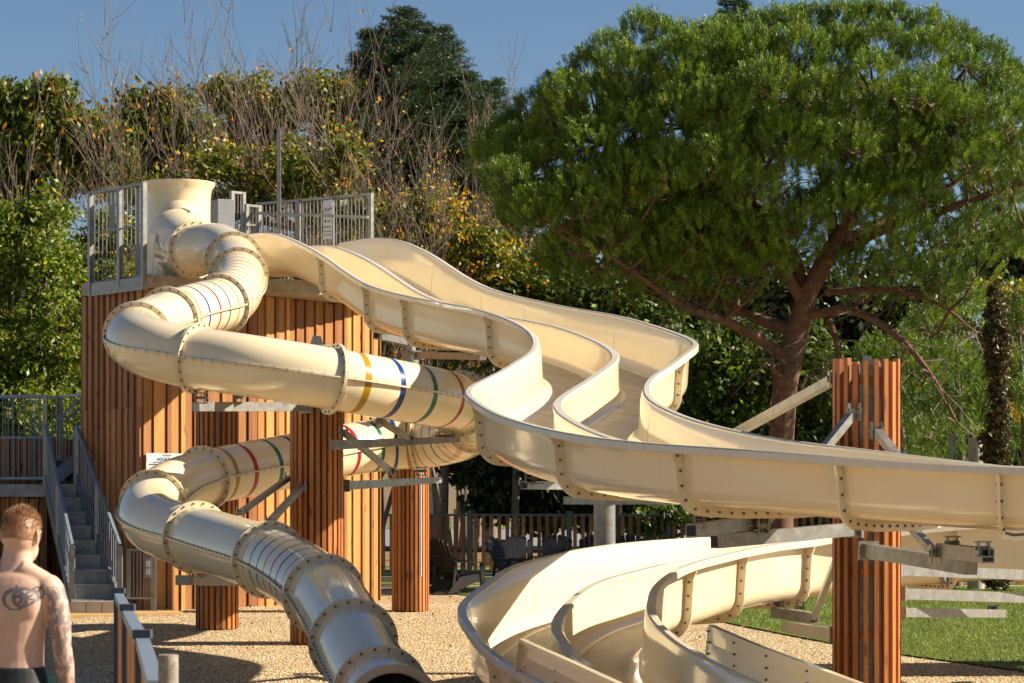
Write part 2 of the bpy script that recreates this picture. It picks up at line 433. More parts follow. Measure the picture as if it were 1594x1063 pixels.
# right hand railing with tall corner frame
rr = empty('deck_railing', P(403, 380, 92.6), 'long galvanized railing on the right of the tower deck with a white notice', 'railing')
a = G(403, 92.2, 0); b_ = G(577, 95.2, 0)
rail_panel(a, b_, 5.3, 6.72, rr, 30, post=.07, mid=())
d = (b_-a).normalized(); rz = math.atan2(d.y, d.x)
mb = MB(); mb.bar(P(380, 331, 93.2), P(573, 338, 97.2), .045, .045); mb.build('grab_bar', M['galvanized'], rr)
for t in (.36, .66):
    p = a + (b_-a)*t; mb = MB(); mb.box(p + Vector((0,-.02,5.95)), (.075, .05, 1.55), Matrix.Rotation(rz, 3, 'Z')); mb.build('post', M['galvanized'], rr)
pr = empty('deck_gate', P(365, 380, 94), 'narrow galvanized gate frame between cabinet and long deck railing', 'gate')
for (x0, x1, zt) in ((361, 379, 6.84), (384, 403, 6.62)):
    rail_panel(G(x0, 93.6, 0), G(x1, 93.2, 0), 5.25, zt, pr, 4, post=.06, mid=(6.3,), name='gate_panel')
mb = MB(); mb.bar(P(372, 378, 94), P(386, 352, 94), .04, .04); mb.build('brace', M['galvanized'], pr)
mast = empty('mast_pole', (P(434, 300, 94).x, P(434, 300, 94).y, ZD1), 'tall thin galvanized pole rising above the deck railing', 'pole')
q = P(434, 201, 94); mb = MB(); mb.box((q.x, q.y, (q.z+ZD1)/2), (.065, .065, q.z-ZD1)); mb.build('shaft', M['galvanized'], mast)
mb = MB(); mb.box((q.x, q.y, ZD1+.008), (.16, .16, .016)); mb.build('base_plate', M['galvanized'], mast)
# notice on the railing
q0 = P(513, 313, 95); nrm = Vector((d.y, -d.x, 0))
nb_ = empty('safety_notice', (q0.x, q0.y, q0.z-.8), 'tall narrow white safety notice with small black symbols hung on the deck railing', 'sign')
def nbox(mb, u, z, w, h, m=0, off=0.0): mb.box(q0 + d*u + nrm*(.05+off) + Vector((0,0,z)), (w, .006, h), Matrix.Rotation(rz, 3, 'Z'), m)
mb = MB(); nbox(mb, 0, -.11, .19, .24); nbox(mb, 0, -.44, .19, .38); mb.build('panel', M['white_panel'], nb_)
mb = MB(); nbox(mb, 0, -.03, .18, .05, 0, .004); mb.build('heading_band', M['sign_blue'], nb_)
def symbol(*a):
    mb = MB(); nbox(mb, *a, 0, .004); mb.build('symbol', M['ink'], nb_)
for q in [(-.05,-.14,.02,.03),(-.01,-.14,.02,.03),(.03,-.14,.02,.03),(.07,-.13,.025,.04),(-.04,-.33,.03,.05),(.03,-.33,.05,.015),(.03,-.35,.05,.006)]: symbol(*q)
for k in range(4): symbol(-.07+k*.04, -.43, .02, .03)
for k in range(6):
    symbol(-.075+k*.03, -.50, .012, .022); symbol(-.075+k*.03, -.56, .012, .022)


# ---------------------------------------------------------------- stairs
ST0 = 0.235; RISE = .217; ND = 9
def stair_pt(k, side, up=0.0):     # k = tread number 0..8, side 0 left 1 right
    t = k/8.0
    xl = (-6.56*(1-t) + -7.38*t); y = 38.25*(1-t) + 40.7*t
    return Vector((xl + side*(.70-.20*t), y, ST0 + RISE*k + up))
stairs = empty('staircase', stair_pt(0, .5, -.2), 'grey metal staircase with closed risers leading up beside the tower', 'stairs')
for k in range(0, 9):
    mb = MB(); a = stair_pt(k, 0); b_ = stair_pt(k, 1); nx = stair_pt(k+1, 0) - a; nx.z = 0
    mb.prism([a + Vector((0,0,-RISE)), b_ + Vector((0,0,-RISE)), b_, a][::-1], nx.normalized()*.012)
    mb.prism([a - nx.normalized()*.03, b_ - nx.normalized()*.03, b_ + nx, a + nx][::-1], (0,0,-.03))
    mb.build('step', M['galvanized_dark'], stairs)
for side in (0, 1):
    mb = MB(); mb.bar(stair_pt(-.4, side, -.02), stair_pt(8.4, side, -.02), .05, .24); mb.build('stringer', M['galvanized_dark'], stairs)
    mb = MB(); hh = .88
    A_, B_ = stair_pt(-.3, side), stair_pt(8.2, side)
    mb.bar(A_+Vector((0,0,hh)), B_+Vector((0,0,hh)), .045, .05)
    nbar = 21
    for i in range(1, nbar):
        p = A_ + (B_-A_)*i/nbar; mb.cyl(p+Vector((0,0,.1)), p+Vector((0,0,hh)), .009, 6, cap=False)
    mb.build('handrail', M['rail_blue_grey'], stairs)
    for t in (0, .5, 1):
        p = A_ + (B_-A_)*t; mb = MB(); mb.box(p+Vector((0,0,hh/2-.03)), (.075, .075, hh+.02), None); mb.build('post', M['galvanized'], stairs)
cb = empty('concrete_block_base', stair_pt(0, .5, -ST0+.03), 'pale concrete blocks under the foot of the staircase', 'blocks')
for k in range(3):
    mb = MB(); a = stair_pt(-.15, (k+.02)/3, -.0); b_ = stair_pt(-.15, (k+.98)/3, -.0)
    c = (a+b_)/2; mb.box((c.x, c.y-.05, (ST0+.0)/2-.03), ((b_-a).length, .2, ST0+.03)); mb.build('block', M['concrete_pale'], cb, bevel=.006)
# landing
LZ = 1.97
la = stair_pt(9, 0); lb = stair_pt(9, 1)
land = empty('stair_landing', (la.x-.6, la.y, 0.05), 'raised grey landing at the left edge with galvanized barrier and timber skirt', 'landing')
mb = MB(); mb.box((-8.3, 42.1, LZ-.1), (3.0, 1.6, .2)); mb.build('platform', M['galvanized_dark'], land)
mb = MB(); mb.box((-9.0, 41.28, LZ-.08), (1.5, .03, .17)); mb.build('edge_plate', M['galvanized_dark'], land)
clad(Vector((-10.2, 41.5, 0)), Vector((-7.5, 41.5, 0)), .05, LZ-.22, 'timber_skirt', M['timber'], land, (.09, .06), 21)
clad(Vector((-10.2, 43.4, 0)), Vector((-6.2, 43.4, 0)), .05, LZ+.78, 'timber_screen', M['timber_shade_lift'], land, (.1, .07), 22)
rail_panel(Vector((-8.35, 41.3, 0)), Vector((-7.5, 41.3, 0)), LZ+.1, LZ+1.42, land, 10, mid=(LZ+1.3-.55,), mat='rail_blue_grey')
rail_panel(Vector((-10.2, 41.3, 0)), Vector((-8.4, 41.3, 0)), LZ+.1, LZ+1.42, land, 22, mid=(LZ+.75,), mat='rail_blue_grey')
rail_panel(Vector((-7.55, 42.8, 0)), Vector((-10.2, 42.8, 0)), LZ+.1, LZ+1.46, land, 24, mid=(LZ+.80,), mat='rail_blue_grey')
rail_panel(Vector((-7.55, 42.8, 0)), Vector((-6.9, 41.5, 0)), LZ+.1, LZ+1.46, land, 7, mid=(LZ+.80,), mat='rail_blue_grey')
# upper flight rising behind the tower
uf = empty('upper_staircase', (-7.4, 42.2, LZ), 'second flight of blue grey stairs rising from the landing behind the tower', 'stairs')
for sy in (42.0, 42.75):
    mb = MB(); mb.bar((-7.45, sy, LZ+.12), (-5.3, sy+.4, LZ+2.0), .04, .22); mb.build('stringer', M['rail_blue_grey'], uf)
    mb = MB(); mb.bar((-7.45, sy, LZ+1.05), (-5.3, sy+.4, LZ+2.95), .045, .045); mb.build('handrail', M['rail_blue_grey'], uf)
for k in range(8):
    mb = MB(); mb.box((-7.4+k*.26, 42.4+k*.05, LZ+.15+k*.225), (.28, .72, .03)); mb.build('step', M['galvanized_dark'], uf)
mb = MB(); mb.box((-7.5, 42.4, LZ+.15), (.05, .7, .5)); mb.build('riser_plate', M['rail_blue_grey'], uf)
# small gate at the foot of the stairs
ga = G(198, 103.4, 0); gb = G(239, 103.6, 0); gr = empty('metal_gate', (gb.x, gb.y, .05), 'small galvanized gate standing open against the tower at the foot of the stairs', 'gate')
rail_panel(ga, gb, .24+.0, .965, gr, 8, post=.05, bar=.016, top=.04, name='gate_panel', posts=False)
mb = MB(); mb.box((gb.x, gb.y, .5), (.075, .075, .94)); mb.build('post', M['galvanized'], gr)
mb = MB(); mb.box((gb.x, gb.y, .055), (.17, .17, .016)); mb.build('base_plate', M['galvanized'], gr)
mb = MB(); mb.box((ga.x+.02, ga.y, .6), (.05, .04, .72)); mb.build('hinge_stile', M['galvanized'], gr)
c = G(230, 103.7, .7); mb = MB(); mb.box(c, (.10, .03, .30)); mb.box((c.x, c.y-.02, .76), (.05, .02, .09), None, 1); mb.box((c.x, c.y-.02, .64), (.05, .02, .09), None, 1); mb.build('lock_box', [M['cabinet_grey'], M['white_panel']], gr)
# pale boards laid at the tower foot
mb = MB(); a_ = ground_at(105, 962); b1 = ground_at(287, 957); b2 = ground_at(240, 945); a2 = ground_at(80, 948)
mb.prism([Vector((*q, ground_z(q[1])+.002)) for q in (a_, b1, b2, a2)][::-1], (0,0,.035))
tag(mb.build('timber_edging', M['timber_pale'], loc=Vector((*a_, .05))), 'pale yellow boards laid flat at the foot of stairs and tower', 'boards')
# ================================================================ enclosed tube slide
TR = .365
TC_ = [(277,372,101),(303,388,104),(335,385,105),(360,400,107),(371,430,111),(366,456,114),(343,474,116),(305,484,118.5),(262,497,121),(226,511,124.5),(213,522,126.3),(216,533,128.5),(245,545,130.5),(303,557,131.5),(400,571,132.8),(518,590,132.2),(620,608,129.5),(690,621,126),(722,632,122.3),(738,647,118.5),(735,664,115),(712,678,112.5),(662,688,111),(600,692,111),(535,701,112.5),(449,718,115.5),(370,733,118.5),(317,744,120.5),(270,760,123),(238,783,126),(232,806,129),(258,823,131.5),(305,836,134.5),(360,853,139),(418,871,144),(465,895,149),(504,926,154),(530,961,160),(550,1000,166),(570,1040,172),(592,1078,178),(612,1112,184)]
ctrl = [P(*q) for q in TC_]
SUB = 12
pth = catmull(ctrl, SUB)
arc = [0.0]
for a, b_ in zip(pth, pth[1:]): arc.append(arc[-1] + (b_-a).length)
def s_at(ci): return float(np.interp(ci*SUB, range(len(arc)), arc))
xs_ = np.array([p.x for p in pth]); ys_ = np.array([p.y for p in pth]); zs_ = np.array([p.z for p in pth])
STEP = .02; NS = int(arc[-1]/STEP); ss = [arc[-1]*i/NS for i in range(NS+1)]
fine = [Vector((np.interp(s, arc, xs_), np.interp(s, arc, ys_), np.interp(s, arc, zs_))) for s in ss]
# smooth a little, then frames that keep "up" up
fa = np.array([list(p) for p in fine])
for _ in range(60): fa[1:-1] = (fa[:-2] + 2*fa[1:-1] + fa[2:])/4
fine = [Vector(p) for p in fa]
def tframe(i):
    T = (fine[min(i+1, NS)] - fine[max(i-1, 0)]).normalized()
    X = T.cross(Vector((0,0,1))).normalized(); return T, X, X.cross(T)
tube = empty('tube_slide', (fine[0].x, fine[0].y, ZD1), 'long enclosed cream tube slide with coloured rings winding down from the funnel', 'water slide')
flg = [1, 3.2, 4.0, 6, 8, 10, 13, 15, 17.7, 19.6, 22.2, 27, 29, 32, 34, 36, 38, 40]
COLS = {'r': 1, 'b': 2, 'g': 3, 'y': 4}
stripes = []
for k, c in enumerate('rbyrbgyrb'): stripes.append((4.0 + 2.0*(k+.7)/9.6, c, .026))
for k, c in enumerate('brgby'): stripes.append((6.0 + 2.0*(k+.8)/5.6, 'bgrby'[k] if k else 'y', .036))
for px, c in ((545,'y'),(597,'b'),(643,'g'),(688,'r'),(722,'y')):
    pass
def ci_of(px, lo, hi):
    best = min(((abs((797 + F*fine[i].x/fine[i].y)-px), i) for i in range(int(s_at(lo)/arc[-1]*NS), int(s_at(hi)/arc[-1]*NS))))
    return best[1]*arc[-1]/NS
st_s = [(s_at(a), c, w) for a, c, w in stripes]
for px, c in ((549,'y'),(596,'b'),(641,'g'),(680,'r'),(703,'y')): st_s.append((ci_of(px, 15, 17.7), c, .062))
for k, c in enumerate('ybgr'): st_s.append((s_at(17.7 + 1.9*(k+.7)/4.4), c, .036))
for k, c in enumerate('bgrygbr'): st_s.append((s_at(19.7 + 2.4*(k+.5)/7), c, .036))
for px, c in ((640,'y'),(608,'b'),(572,'g'),(530,'r'),(480,'y'),(437,'b'),(405,'g'),(367,'r'),(336,'y')): st_s.append((ci_of(px, 22.3, 27), c, .062))
for k, c in enumerate('rgbyrbb'): st_s.append((s_at(34 + 2.0*(k+.75)/8.2), c, .036))
smat = [M['gelcoat'], M['stripe_red'], M['stripe_blue'], M['stripe_green'], M['stripe_yellow']]
NR = 44
def mat_at(i):
    s = (i+.5)*arc[-1]/NS
    for q, c, w in st_s:
        if abs(s-q) < w/2: return COLS[c]
    return 0
def rad_at(i):
    s = i*arc[-1]/NS; s1 = s_at(1)
    if s < s1: return TR + (.47-TR)*(1-s/s1)**1.5
    return TR
cuts = [0] + [int(round(s_at(c)/arc[-1]*NS)) for c in flg] + [NS]
for a, b_ in zip(cuts, cuts[1:]):
    rows = []; ms = []
    idx = []
    i = a
    while i < b_:
        idx.append(i); st = 4
        if any(mat_at(j) != mat_at(i) for j in range(i, min(i+5, b_))): st = 1
        i += st
    idx.append(b_)
    mb = MB()
    for i in idx:
        T, X, Y = tframe(i); r = rad_at(i)
        rows.append([fine[i] + (X*math.cos(t)+Y*math.sin(t))*r for t in [2*math.pi*j/NR for j in range(NR)]])
    mb.grid(rows, closed=True, mf=lambda i_, j_: mat_at(idx[i_]))
    # longitudinal joint flanges on both sides
    for sg in (0, math.pi):
        strip = [i for i in idx if i >= cuts[3]]
        if len(strip) < 2: continue
        ra = []
        for i in strip:
            T, X, Y = tframe(i); r = rad_at(i); e = X*math.cos(sg)
            ra.append([fine[i] + e*(r-.01) + Y*.010, fine[i] + e*(r+.038) + Y*.010, fine[i] + e*(r+.038) - Y*.010, fine[i] + e*(r-.01) - Y*.010])
        mb.grid(ra, 5, closed=True, smooth=False)
        q = strip[0] + 5
        while q < strip[-1] - 3:
            T, X, Y = tframe(q); c = fine[q] + X*math.cos(sg)*(TR+.022); mb.cyl(c - Y*.02, c + Y*.02, .009, 6, 6); q += 6
    mb.build('tube_section', smat + [M['gelcoat_flange'], M['bolt']], tube, sharp=40)
for k, i in enumerate(cuts[1:-1]):
    T, X, Y = tframe(i); c = fine[i]; r0 = TR - .004; r1 = TR + .060; mb = MB(); n = 56
    for sg in (-1, 1):
        off = T*.020*sg
        ring = [[c + off + (X*math.cos(t)+Y*math.sin(t))*r for t in [2*math.pi*j/n for j in range(n)]] for r in ((r0, r1) if sg > 0 else (r1, r0))]
        mb.grid(ring, closed=True, smooth=False)
    ring = [[c + T*o_ + (X*math.cos(t)+Y*math.sin(t))*r1 for t in [2*math.pi*j/n for j in range(n)]] for o_ in (-.020, .020)]
    mb.grid(ring, closed=True)
    for j in range(20):
        t = 2*math.pi*(j+.5)/20; p = c + (X*math.cos(t)+Y*math.sin(t))*(TR+.032); mb.cyl(p - T*.030, p + T*.032, .0125, 7, 1)
    mb.build('flange', [M['gelcoat_flange'], M['bolt']], tube, sharp=40)
# mouth rim and run-out walls
T, X, Y = tframe(NS); c = fine[NS]
mb = MB()
mb.grid([[c + T*o_ + (X*math.cos(t)+Y*math.sin(t))*r for t in [2*math.pi*j/NR for j in range(NR)]] for r, o_ in ((TR, 0), (TR+.07, .0), (TR+.07, -.05), (TR-.02, -.05))], closed=True, smooth=False)
mb.build('mouth_rim', M['gelcoat_flange'], tube)
mb = MB(); mb.grid([[c + T*o_ + (X*math.cos(t)+Y*math.sin(t))*(TR-.02) for t in [2*math.pi*j/NR for j in range(NR)]] for o_ in (-.01, -.7)], closed=True)
mb.build('mouth_darkness', M['black_shade_and_post'], tube)  # black inner sleeve paints the darkness inside the tube opening
F2 = Vector((T.x, T.y, 0)).normalized(); S2 = Vector((F2.y, -F2.x, 0))
mb = MB(); w = .52; zb = c.z - TR; zt = c.z + .10
for sg in (-1, 1):
    a = c + S2*sg*w; a.z = zt; e = a + F2*1.7; e.z = zt-.02
    mb.bar(a - F2*.25 + Vector((0,0,.0)), e, .07, .03)
    mb.prism([Vector((a.x, a.y, zb-.06)), Vector((e.x, e.y, zb-.12)), e, a], S2*sg*.015)
a = c - S2*w - Vector((0,0,TR+.02)); 
mb.prism([c - S2*w + Vector((0,0,-TR-.01)), c + S2*w + Vector((0,0,-TR-.01)), c + S2*w + F2*1.7 + Vector((0,0,-TR-.06)), c - S2*w + F2*1.7 + Vector((0,0,-TR-.06))], (0,0,-.02))
mb.build('run_out', M['gelcoat'], tube)
# ---- funnel entrance on the deck
fc = G(278, 98.6, 0)
fun = empty('funnel_entrance', (fc.x, fc.y, ZD1), 'cream upright cylinder with flared rim where the tube slide begins', 'slide entrance')
prof = [(.50, ZD1+.01), (.50, 5.5), (.50, 6.35), (.505, 6.52), (.53, 6.62), (.575, 6.68), (.58, 6.72), (.56, 6.72), (.52, 6.62), (.485, 6.5), (.485, 5.4)]
mb = MB(); mb.grid([[fc + Vector((r*math.cos(t), r*math.sin(t), z)) for t in [2*math.pi*j/64 for j in range(64)]] for r, z in prof], closed=True)
mb.build('cylinder_wall', M['gelcoat'], fun, sharp=50)
# fairing that blends the wall into the pipe
mb = MB(); rows = []; T1, X1, Y1 = tframe(cuts[1]); c1 = fine[cuts[1]]
for k in range(13):
    t = k/12; e = t*t*(3-2*t); cc_ = Vector((fc.x, fc.y-.05, 5.78)).lerp(c1, t)
    rx = .47*(1-e) + (TR+.005)*e; rz_ = .72*(1-e) + (TR+.005)*e
    X_ = Vector((.86,.5,0)).lerp(X1, e).normalized(); Y_ = Vector((0,0,1)).lerp(Y1, e).normalized()
    rows.append([cc_ + X_*math.cos(q)*rx + Y_*math.sin(q)*rz_ for q in [2*math.pi*j/40 for j in range(40)]])
mb.grid(rows, closed=True); mb.build('outlet_fairing', M['gelcoat'], fun)
mb = MB(); mb.prism([P(228, 362, 102.5), P(242, 366, 103), P(236, 431, 103), P(229, 432, 102.5)], (.0, .05, 0)); mb.build('door_edge', M['gelcoat'], fun)
for k in range(4):
    q = fc + Vector((.5*math.cos(-1.9+k*.35), .5*math.sin(-1.9+k*.35), 5.75+.12*math.sin(k*2.0)))
    mb = MB(); nn = Vector((math.cos(-1.9+k*.35), math.sin(-1.9+k*.35), 0)); mb.cyl(q, q+nn*.015, .02, 8); mb.build('bolt', M['bolt'], fun)
# ================================================================ open two lane flumes
UPC = [[-3.56, 40.44, 5.79], [-2.75, 38.62, 5.69], [-1.99, 36.87, 5.27], [-1.19, 35.28, 4.66], [-0.34, 33.38, 4.29], [0.6, 31.53, 3.97], [1.2, 29.77, 3.56], [0.9, 28.19, 3.21], [0.46, 26.56, 2.86], [0.67, 25.1, 2.58], [1.09, 23.53, 2.37], [1.67, 22.03, 2.21], [2.44, 20.8, 2.1], [3.73, 19.84, 1.96], [5.49, 19.45, 1.89], [7.24, 19.12, 1.83], [8.99, 18.79, 1.77]]
LOC_ = [[8.2, 28.95, 1.62], [7.05, 28.9, 1.57], [5.9, 28.75, 1.51], [4.74, 28.52, 1.45], [3.65, 28.25, 1.36], [2.67, 27.73, 1.29], [2.08, 26.8, 1.26], [1.64, 25.71, 1.23], [1.22, 24.57, 1.18], [0.7, 23.48, 1.06], [0.39, 22.72, 0.78], [0.51, 21.8, 0.57], [0.69, 20.7, 0.46], [0.96, 19.62, 0.36], [1.34, 18.59, 0.24], [1.72, 17.56, 0.12]]
def pix(p): return 797 + F*p.x/p.y, YH - F*(p.z-CH)/p.y
def flume(root, C, w, depth, cuts, mid_drop=.15, n=10, gap=.0):
    """C centre points at side-lip height; w half width; depth(t); cuts: [(side, px, py)] flange places"""
    pts = catmull([Vector(c) for c in C], n)
    fa = np.array([list(p) for p in pts])
    for _ in range(6): fa[1:-1] = (fa[:-2] + 2*fa[1:-1] + fa[2:])/4
    pts = [Vector(p) for p in fa]; K = len(pts)
    nr = []
    for i in range(K):
        T = pts[min(i+1, K-1)] - pts[max(i-1, 0)]; T.z = 0; T.normalize(); nr.append(Vector((-T.y, T.x, 0)))
    def half(sg, D):
        """profile from the side lip inner edge down to the centre; u outward = sg"""
        o = [(w+.0, -.004), (w-.012, -.03), (w-.03, -.10), (w-.045, -D*.55)]
        rc = .17; cx = w-.05-rc; cz = -D+rc
        for k in range(7):
            a = math.pi/2*k/6; o.append((cx + rc*math.cos(a), cz - rc*math.sin(a)))
        o += [(cx-.12, -D-.012), (w*.5, -D-.02)]
        rc = .11; cx = .045+rc; cz = -D+rc
        for k in range(6):
            a = math.pi/2*k/5; o.append((cx - rc*math.sin(a), cz - rc*math.cos(a)))
        o += [(.04, -mid_drop-.08), (.038, -mid_drop-.004)]
        return [(sg*u, z) for u, z in o]
    def outer(D):   # outer wall line used by the flange plates, left to right
        o = [(w-.0, -.06), (w-.03, -.12), (w-.045, -D*.55)]; rc = .17; cx = w-.05-rc; cz = -D+rc
        for k in range(7):
            a = math.pi/2*k/6; o.append((cx + rc*math.cos(a), cz - rc*math.sin(a)))
        o += [(.3, -D-.02)]
        return o
    ids = []
    for sd, px, py in cuts:
        best = min((math.hypot(pix(pts[i]+nr[i]*w*sd)[0]-px, pix(pts[i]+nr[i]*w*sd)[1]-py), i) for i in range(K)); ids.append(best[1])
    ids = sorted(set([0] + ids + [K-1]))
    for a, b_ in zip(ids, ids[1:]):
        if b_-a < 2: continue
        mb = MB()
        for sg in (1, -1):
            rows = []
            for i in range(a, b_+1):
                D = depth(i/(K-1)); rows.append([pts[i] + nr[i]*u + Vector((0,0,z)) for u, z in half(sg, D)])
            nf = len(rows[0])
            mb.grid(rows, mf=lambda i_, j_: 1 if 9 <= j_ <= 13 else 0)
        mb.build('flume_section', [M['gelcoat'], M['flume_floor']], root)
        for sg in (1, -1):
            mb = MB(); rows = []
            for i in range(a, b_+1):
                u0, u1 = sg*(w-.006), sg*(w+.075)
                rows.append([pts[i] + nr[i]*u + Vector((0,0,z)) for u, z in ((u0,-.02),(u0,.0),(sg*(w+.01),.012),(sg*(w+.062),.012),(u1,.0),(u1,-.055),(u1-sg*.012,-.055),(u1-sg*.012,-.012),(u0,-.02))])
            mb.grid(rows); mb.build('side_lip', M['gelcoat_lip_shaded'], root, sharp=35)
        mb = MB(); rows = []
        for i in range(a, b_+1):
            rows.append([pts[i] + nr[i]*u + Vector((0,0,z-mid_drop)) for u, z in ((.05,-.03),(.05,.0),(.035,.012),(-.035,.012),(-.05,.0),(-.05,-.03))])
        mb.grid(rows); mb.build('divider_lip', M['gelcoat_lip_shaded'], root, sharp=35)
    for i in ids[:]:
        D = depth(i/(K-1)); T = Vector((nr[i].y, -nr[i].x, 0)); O = outer(D)
        L = [(-u, z) for u, z in O] ; full = [(u, z) for u, z in O] + L[::-1]
        mb = MB(); rin = []; rout = []
        for k, (u, z) in enumerate(full):
            p0 = full[max(k-1, 0)]; p1 = full[min(k+1, len(full)-1)]; tx, tz = p1[0]-p0[0], p1[1]-p0[1]; l = math.hypot(tx, tz)
            nx, nz = -tz/l, tx/l           # outward: for the right half going down normal is +u
            if u*nx + (z+D*.5)*nz < 0: nx, nz = -nx, -nz
            if k in (0, len(full)-1): nx, nz = (1 if u > 0 else -1), 0
            rin.append((u-nx*.002, z-nz*.002)); rout.append((u+nx*.084, z+nz*.084))
        def W3(q, o_): return pts[i] + nr[i]*q[0] + Vector((0,0,q[1])) + T*o_
        for o_, flip in ((.012, 0), (-.012, 1)):
            rws = [[W3(q, o_) for q in rin], [W3(q, o_) for q in rout]]
            mb.grid(rws[::-1] if flip else rws, smooth=False)
        mb.grid([[W3(q, -.012) for q in rout], [W3(q, .012) for q in rout]], smooth=False)
        # bolts
        acc = 0; prev = None
        for k in range(len(full)-1):
            m0 = ((rin[k][0]+rout[k][0])/2, (rin[k][1]+rout[k][1])/2); m1 = ((rin[k+1][0]+rout[k+1][0])/2, (rin[k+1][1]+rout[k+1][1])/2)
            L_ = math.hypot(m1[0]-m0[0], m1[1]-m0[1]); q = .11 - acc if k or True else 0
            while q < L_:
                t = q/L_; c = (m0[0]*(1-t)+m1[0]*t, m0[1]*(1-t)+m1[1]*t); mb.cyl(W3(c, -.024), W3(c, .024), .0115, 6, 1); q += .125
            acc = (acc + L_) % .125
        mb.build('flange', [M['gelcoat'], M['bolt']], root)
    return pts, nr, ids
up = empty('open_flume', (-3.56, 40.4, ZD1), 'upper open two lane cream flume snaking down in S curves from the tower deck', 'water slide')
upd = lambda t: .60 if t < .4 else max(.44, .60 - (t-.4)*.36)
upts, unr, uids = flume(up, UPC, .88, upd, [(-1,497,391),(-1,566,440),(-1,628,462),(-1,756,486),(-1,748,626),(-1,872,672),(-1,1058,697),(-1,1300,714),(-1,1569,729),(1,1060,560)])
low = empty('open_flume', (4.7, 28.5, .0), 'lower open two lane cream flume bending round above the gravel to its exit', 'water slide')
lpts, lnr, lids = flume(low, LOC_, .80, lambda t: .62 if t < .6 else max(.52, .62-(t-.6)*.3), [(1,1076,878),(1,1154,859),(1,1256,843),(1,1490,818),(1,1640,815),(-1,770,1016)])
# raised splash guards at the exit
def guard(side, px0, py0, h, length, name='splash_guard'):
    K = len(lpts); i0 = min(range(K), key=lambda i: math.hypot(pix(lpts[i]+lnr[i]*.8*side)[0]-px0, pix(lpts[i]+lnr[i]*.8*side)[1]-py0))
    mb = MB(); rows = []; lip = []
    for i in range(i0, K):
        o_ = lnr[i]*side*.83; b0 = lpts[i]+o_; hh = h*min(1, (i-i0+.0)/1.2) if i == i0 else h
        rows.append([b0 + Vector((0,0,.0)), b0 + lnr[i]*side*.01 + Vector((0,0,hh*.5)), b0 + Vector((0,0,hh)), b0 + lnr[i]*side*.05 + Vector((0,0,hh)), b0 + lnr[i]*side*.05 + Vector((0,0,hh-.03))])
    mb.grid(rows, smooth=False)
    for i in range(i0+1, K, 6):
        for z in (.05, .14, .23):
            if z < h: 
                p = lpts[i] + lnr[i]*side*.83 + Vector((0,0,z)); mb.cyl(p - lnr[i]*.012, p + lnr[i]*.022, .009, 7, 1)
    return mb.build(name, [M['gelcoat'], M['bolt']], low)
guard(-1, 815, 1044, .27, 1); guard(1, 1092, 1027, .28, 1)
# ================================================================ support pillars, arms, braces
def pillar(px, s, ztop, dia, nsl, label, gap=.45, post=.15, seedv=1, missing=()):
    c = G(px, s, 0); zb = ground_z(c.y); r = random.Random(seedv)
    root = empty('support_pillar', (c.x, c.y, zb), label, 'pillar', 'timber slatted pillars carrying the slides')
    mb = MB(); Rr = dia/2
    for k in range(nsl):
        a = 2*math.pi*(k+.5)/nsl - math.pi/2
        w = 2*math.pi*Rr/nsl*(1-gap)*r.uniform(.92, 1.08)
        z1 = ztop + r.uniform(-.02, .02)
        rot = Matrix.Rotation(a+math.pi/2, 3, 'Z')
        pc = Vector((c.x+Rr*math.cos(a), c.y+Rr*math.sin(a), 0))
        mb.box(pc + Vector((0,0,(zb+.01+z1)/2)), (w, .055, z1-zb-.01), rot)
    mb.build('slat_cladding', M['timber_slat'], root)
    mb = MB()
    z = zb+.25
    while z < ztop-.1:
        n = 32; rings = []
        for rr, zz in ((Rr-.075, z), (Rr-.033, z), (Rr-.033, z+.05), (Rr-.075, z+.05), (Rr-.075, z)):
            rings.append([c + Vector((rr*math.cos(2*math.pi*i/n), rr*math.sin(2*math.pi*i/n), zz)) for i in range(n)])
        mb.grid(rings, closed=True, smooth=False); z += .56
    mb.build('inner_hoops', M['timber_slat'], root)
    mb = MB(); mb.cyl((c.x, c.y, zb+.02), (c.x, c.y, ztop-.06), post, 20); mb.cyl((c.x, c.y, ztop-.06), (c.x, c.y, ztop-.03), post+.03, 20)
    mb.build('steel_post', M['galvanized'], root)
    return root, c
def bracket(root, p, w=.10, h=.13, yaw=0):
    """pair of cheeks with a bolt and a foot plate, hanging under a flange at p (top)"""
    mb = MB(); p = Vector(p)
    for sg in (-1, 1):
        q = p + Vector((sg*w*.38, 0, 0))
        mb.prism([q + Vector((-.006, -.045, 0)), q + Vector((-.006, .045, 0)), q + Vector((-.006, .07, -h)), q + Vector((-.006, -.07, -h))], (.012, 0, 0))
    mb.box(p + Vector((0,0,-h-.006)), (w*1.25, .15, .012)); mb.box(p + Vector((0,0,-.006)), (w*1.2, .11, .012))
    mb.cyl(p + Vector((-w*.6,0,-h*.5)), p + Vector((w*.6,0,-h*.5)), .016, 8)
    return mb.build('bracket', M['galvanized'], root)
def arm(root, a, b_, w=.12, h=.13, h2=None, plate=True, mat='galvanized', name='support_arm', dark_end=False):
    mb = MB(); a = Vector(a); b_ = Vector(b_); mb.bar(a, b_, w, h, h2=h2)
    d = (b_-a).normalized()
    if plate: mb.bar(a - d*.012, a + d*.012, w*1.7, h*1.35)
    if dark_end: mb.bar(b_ - d*.004, b_ + d*.003, w*.8, (h2 or h)*.8, 1)  # black plate paints the shaded inside of an open beam end
    return mb.build(name, [M[mat], M['black_shade_and_post']], root)
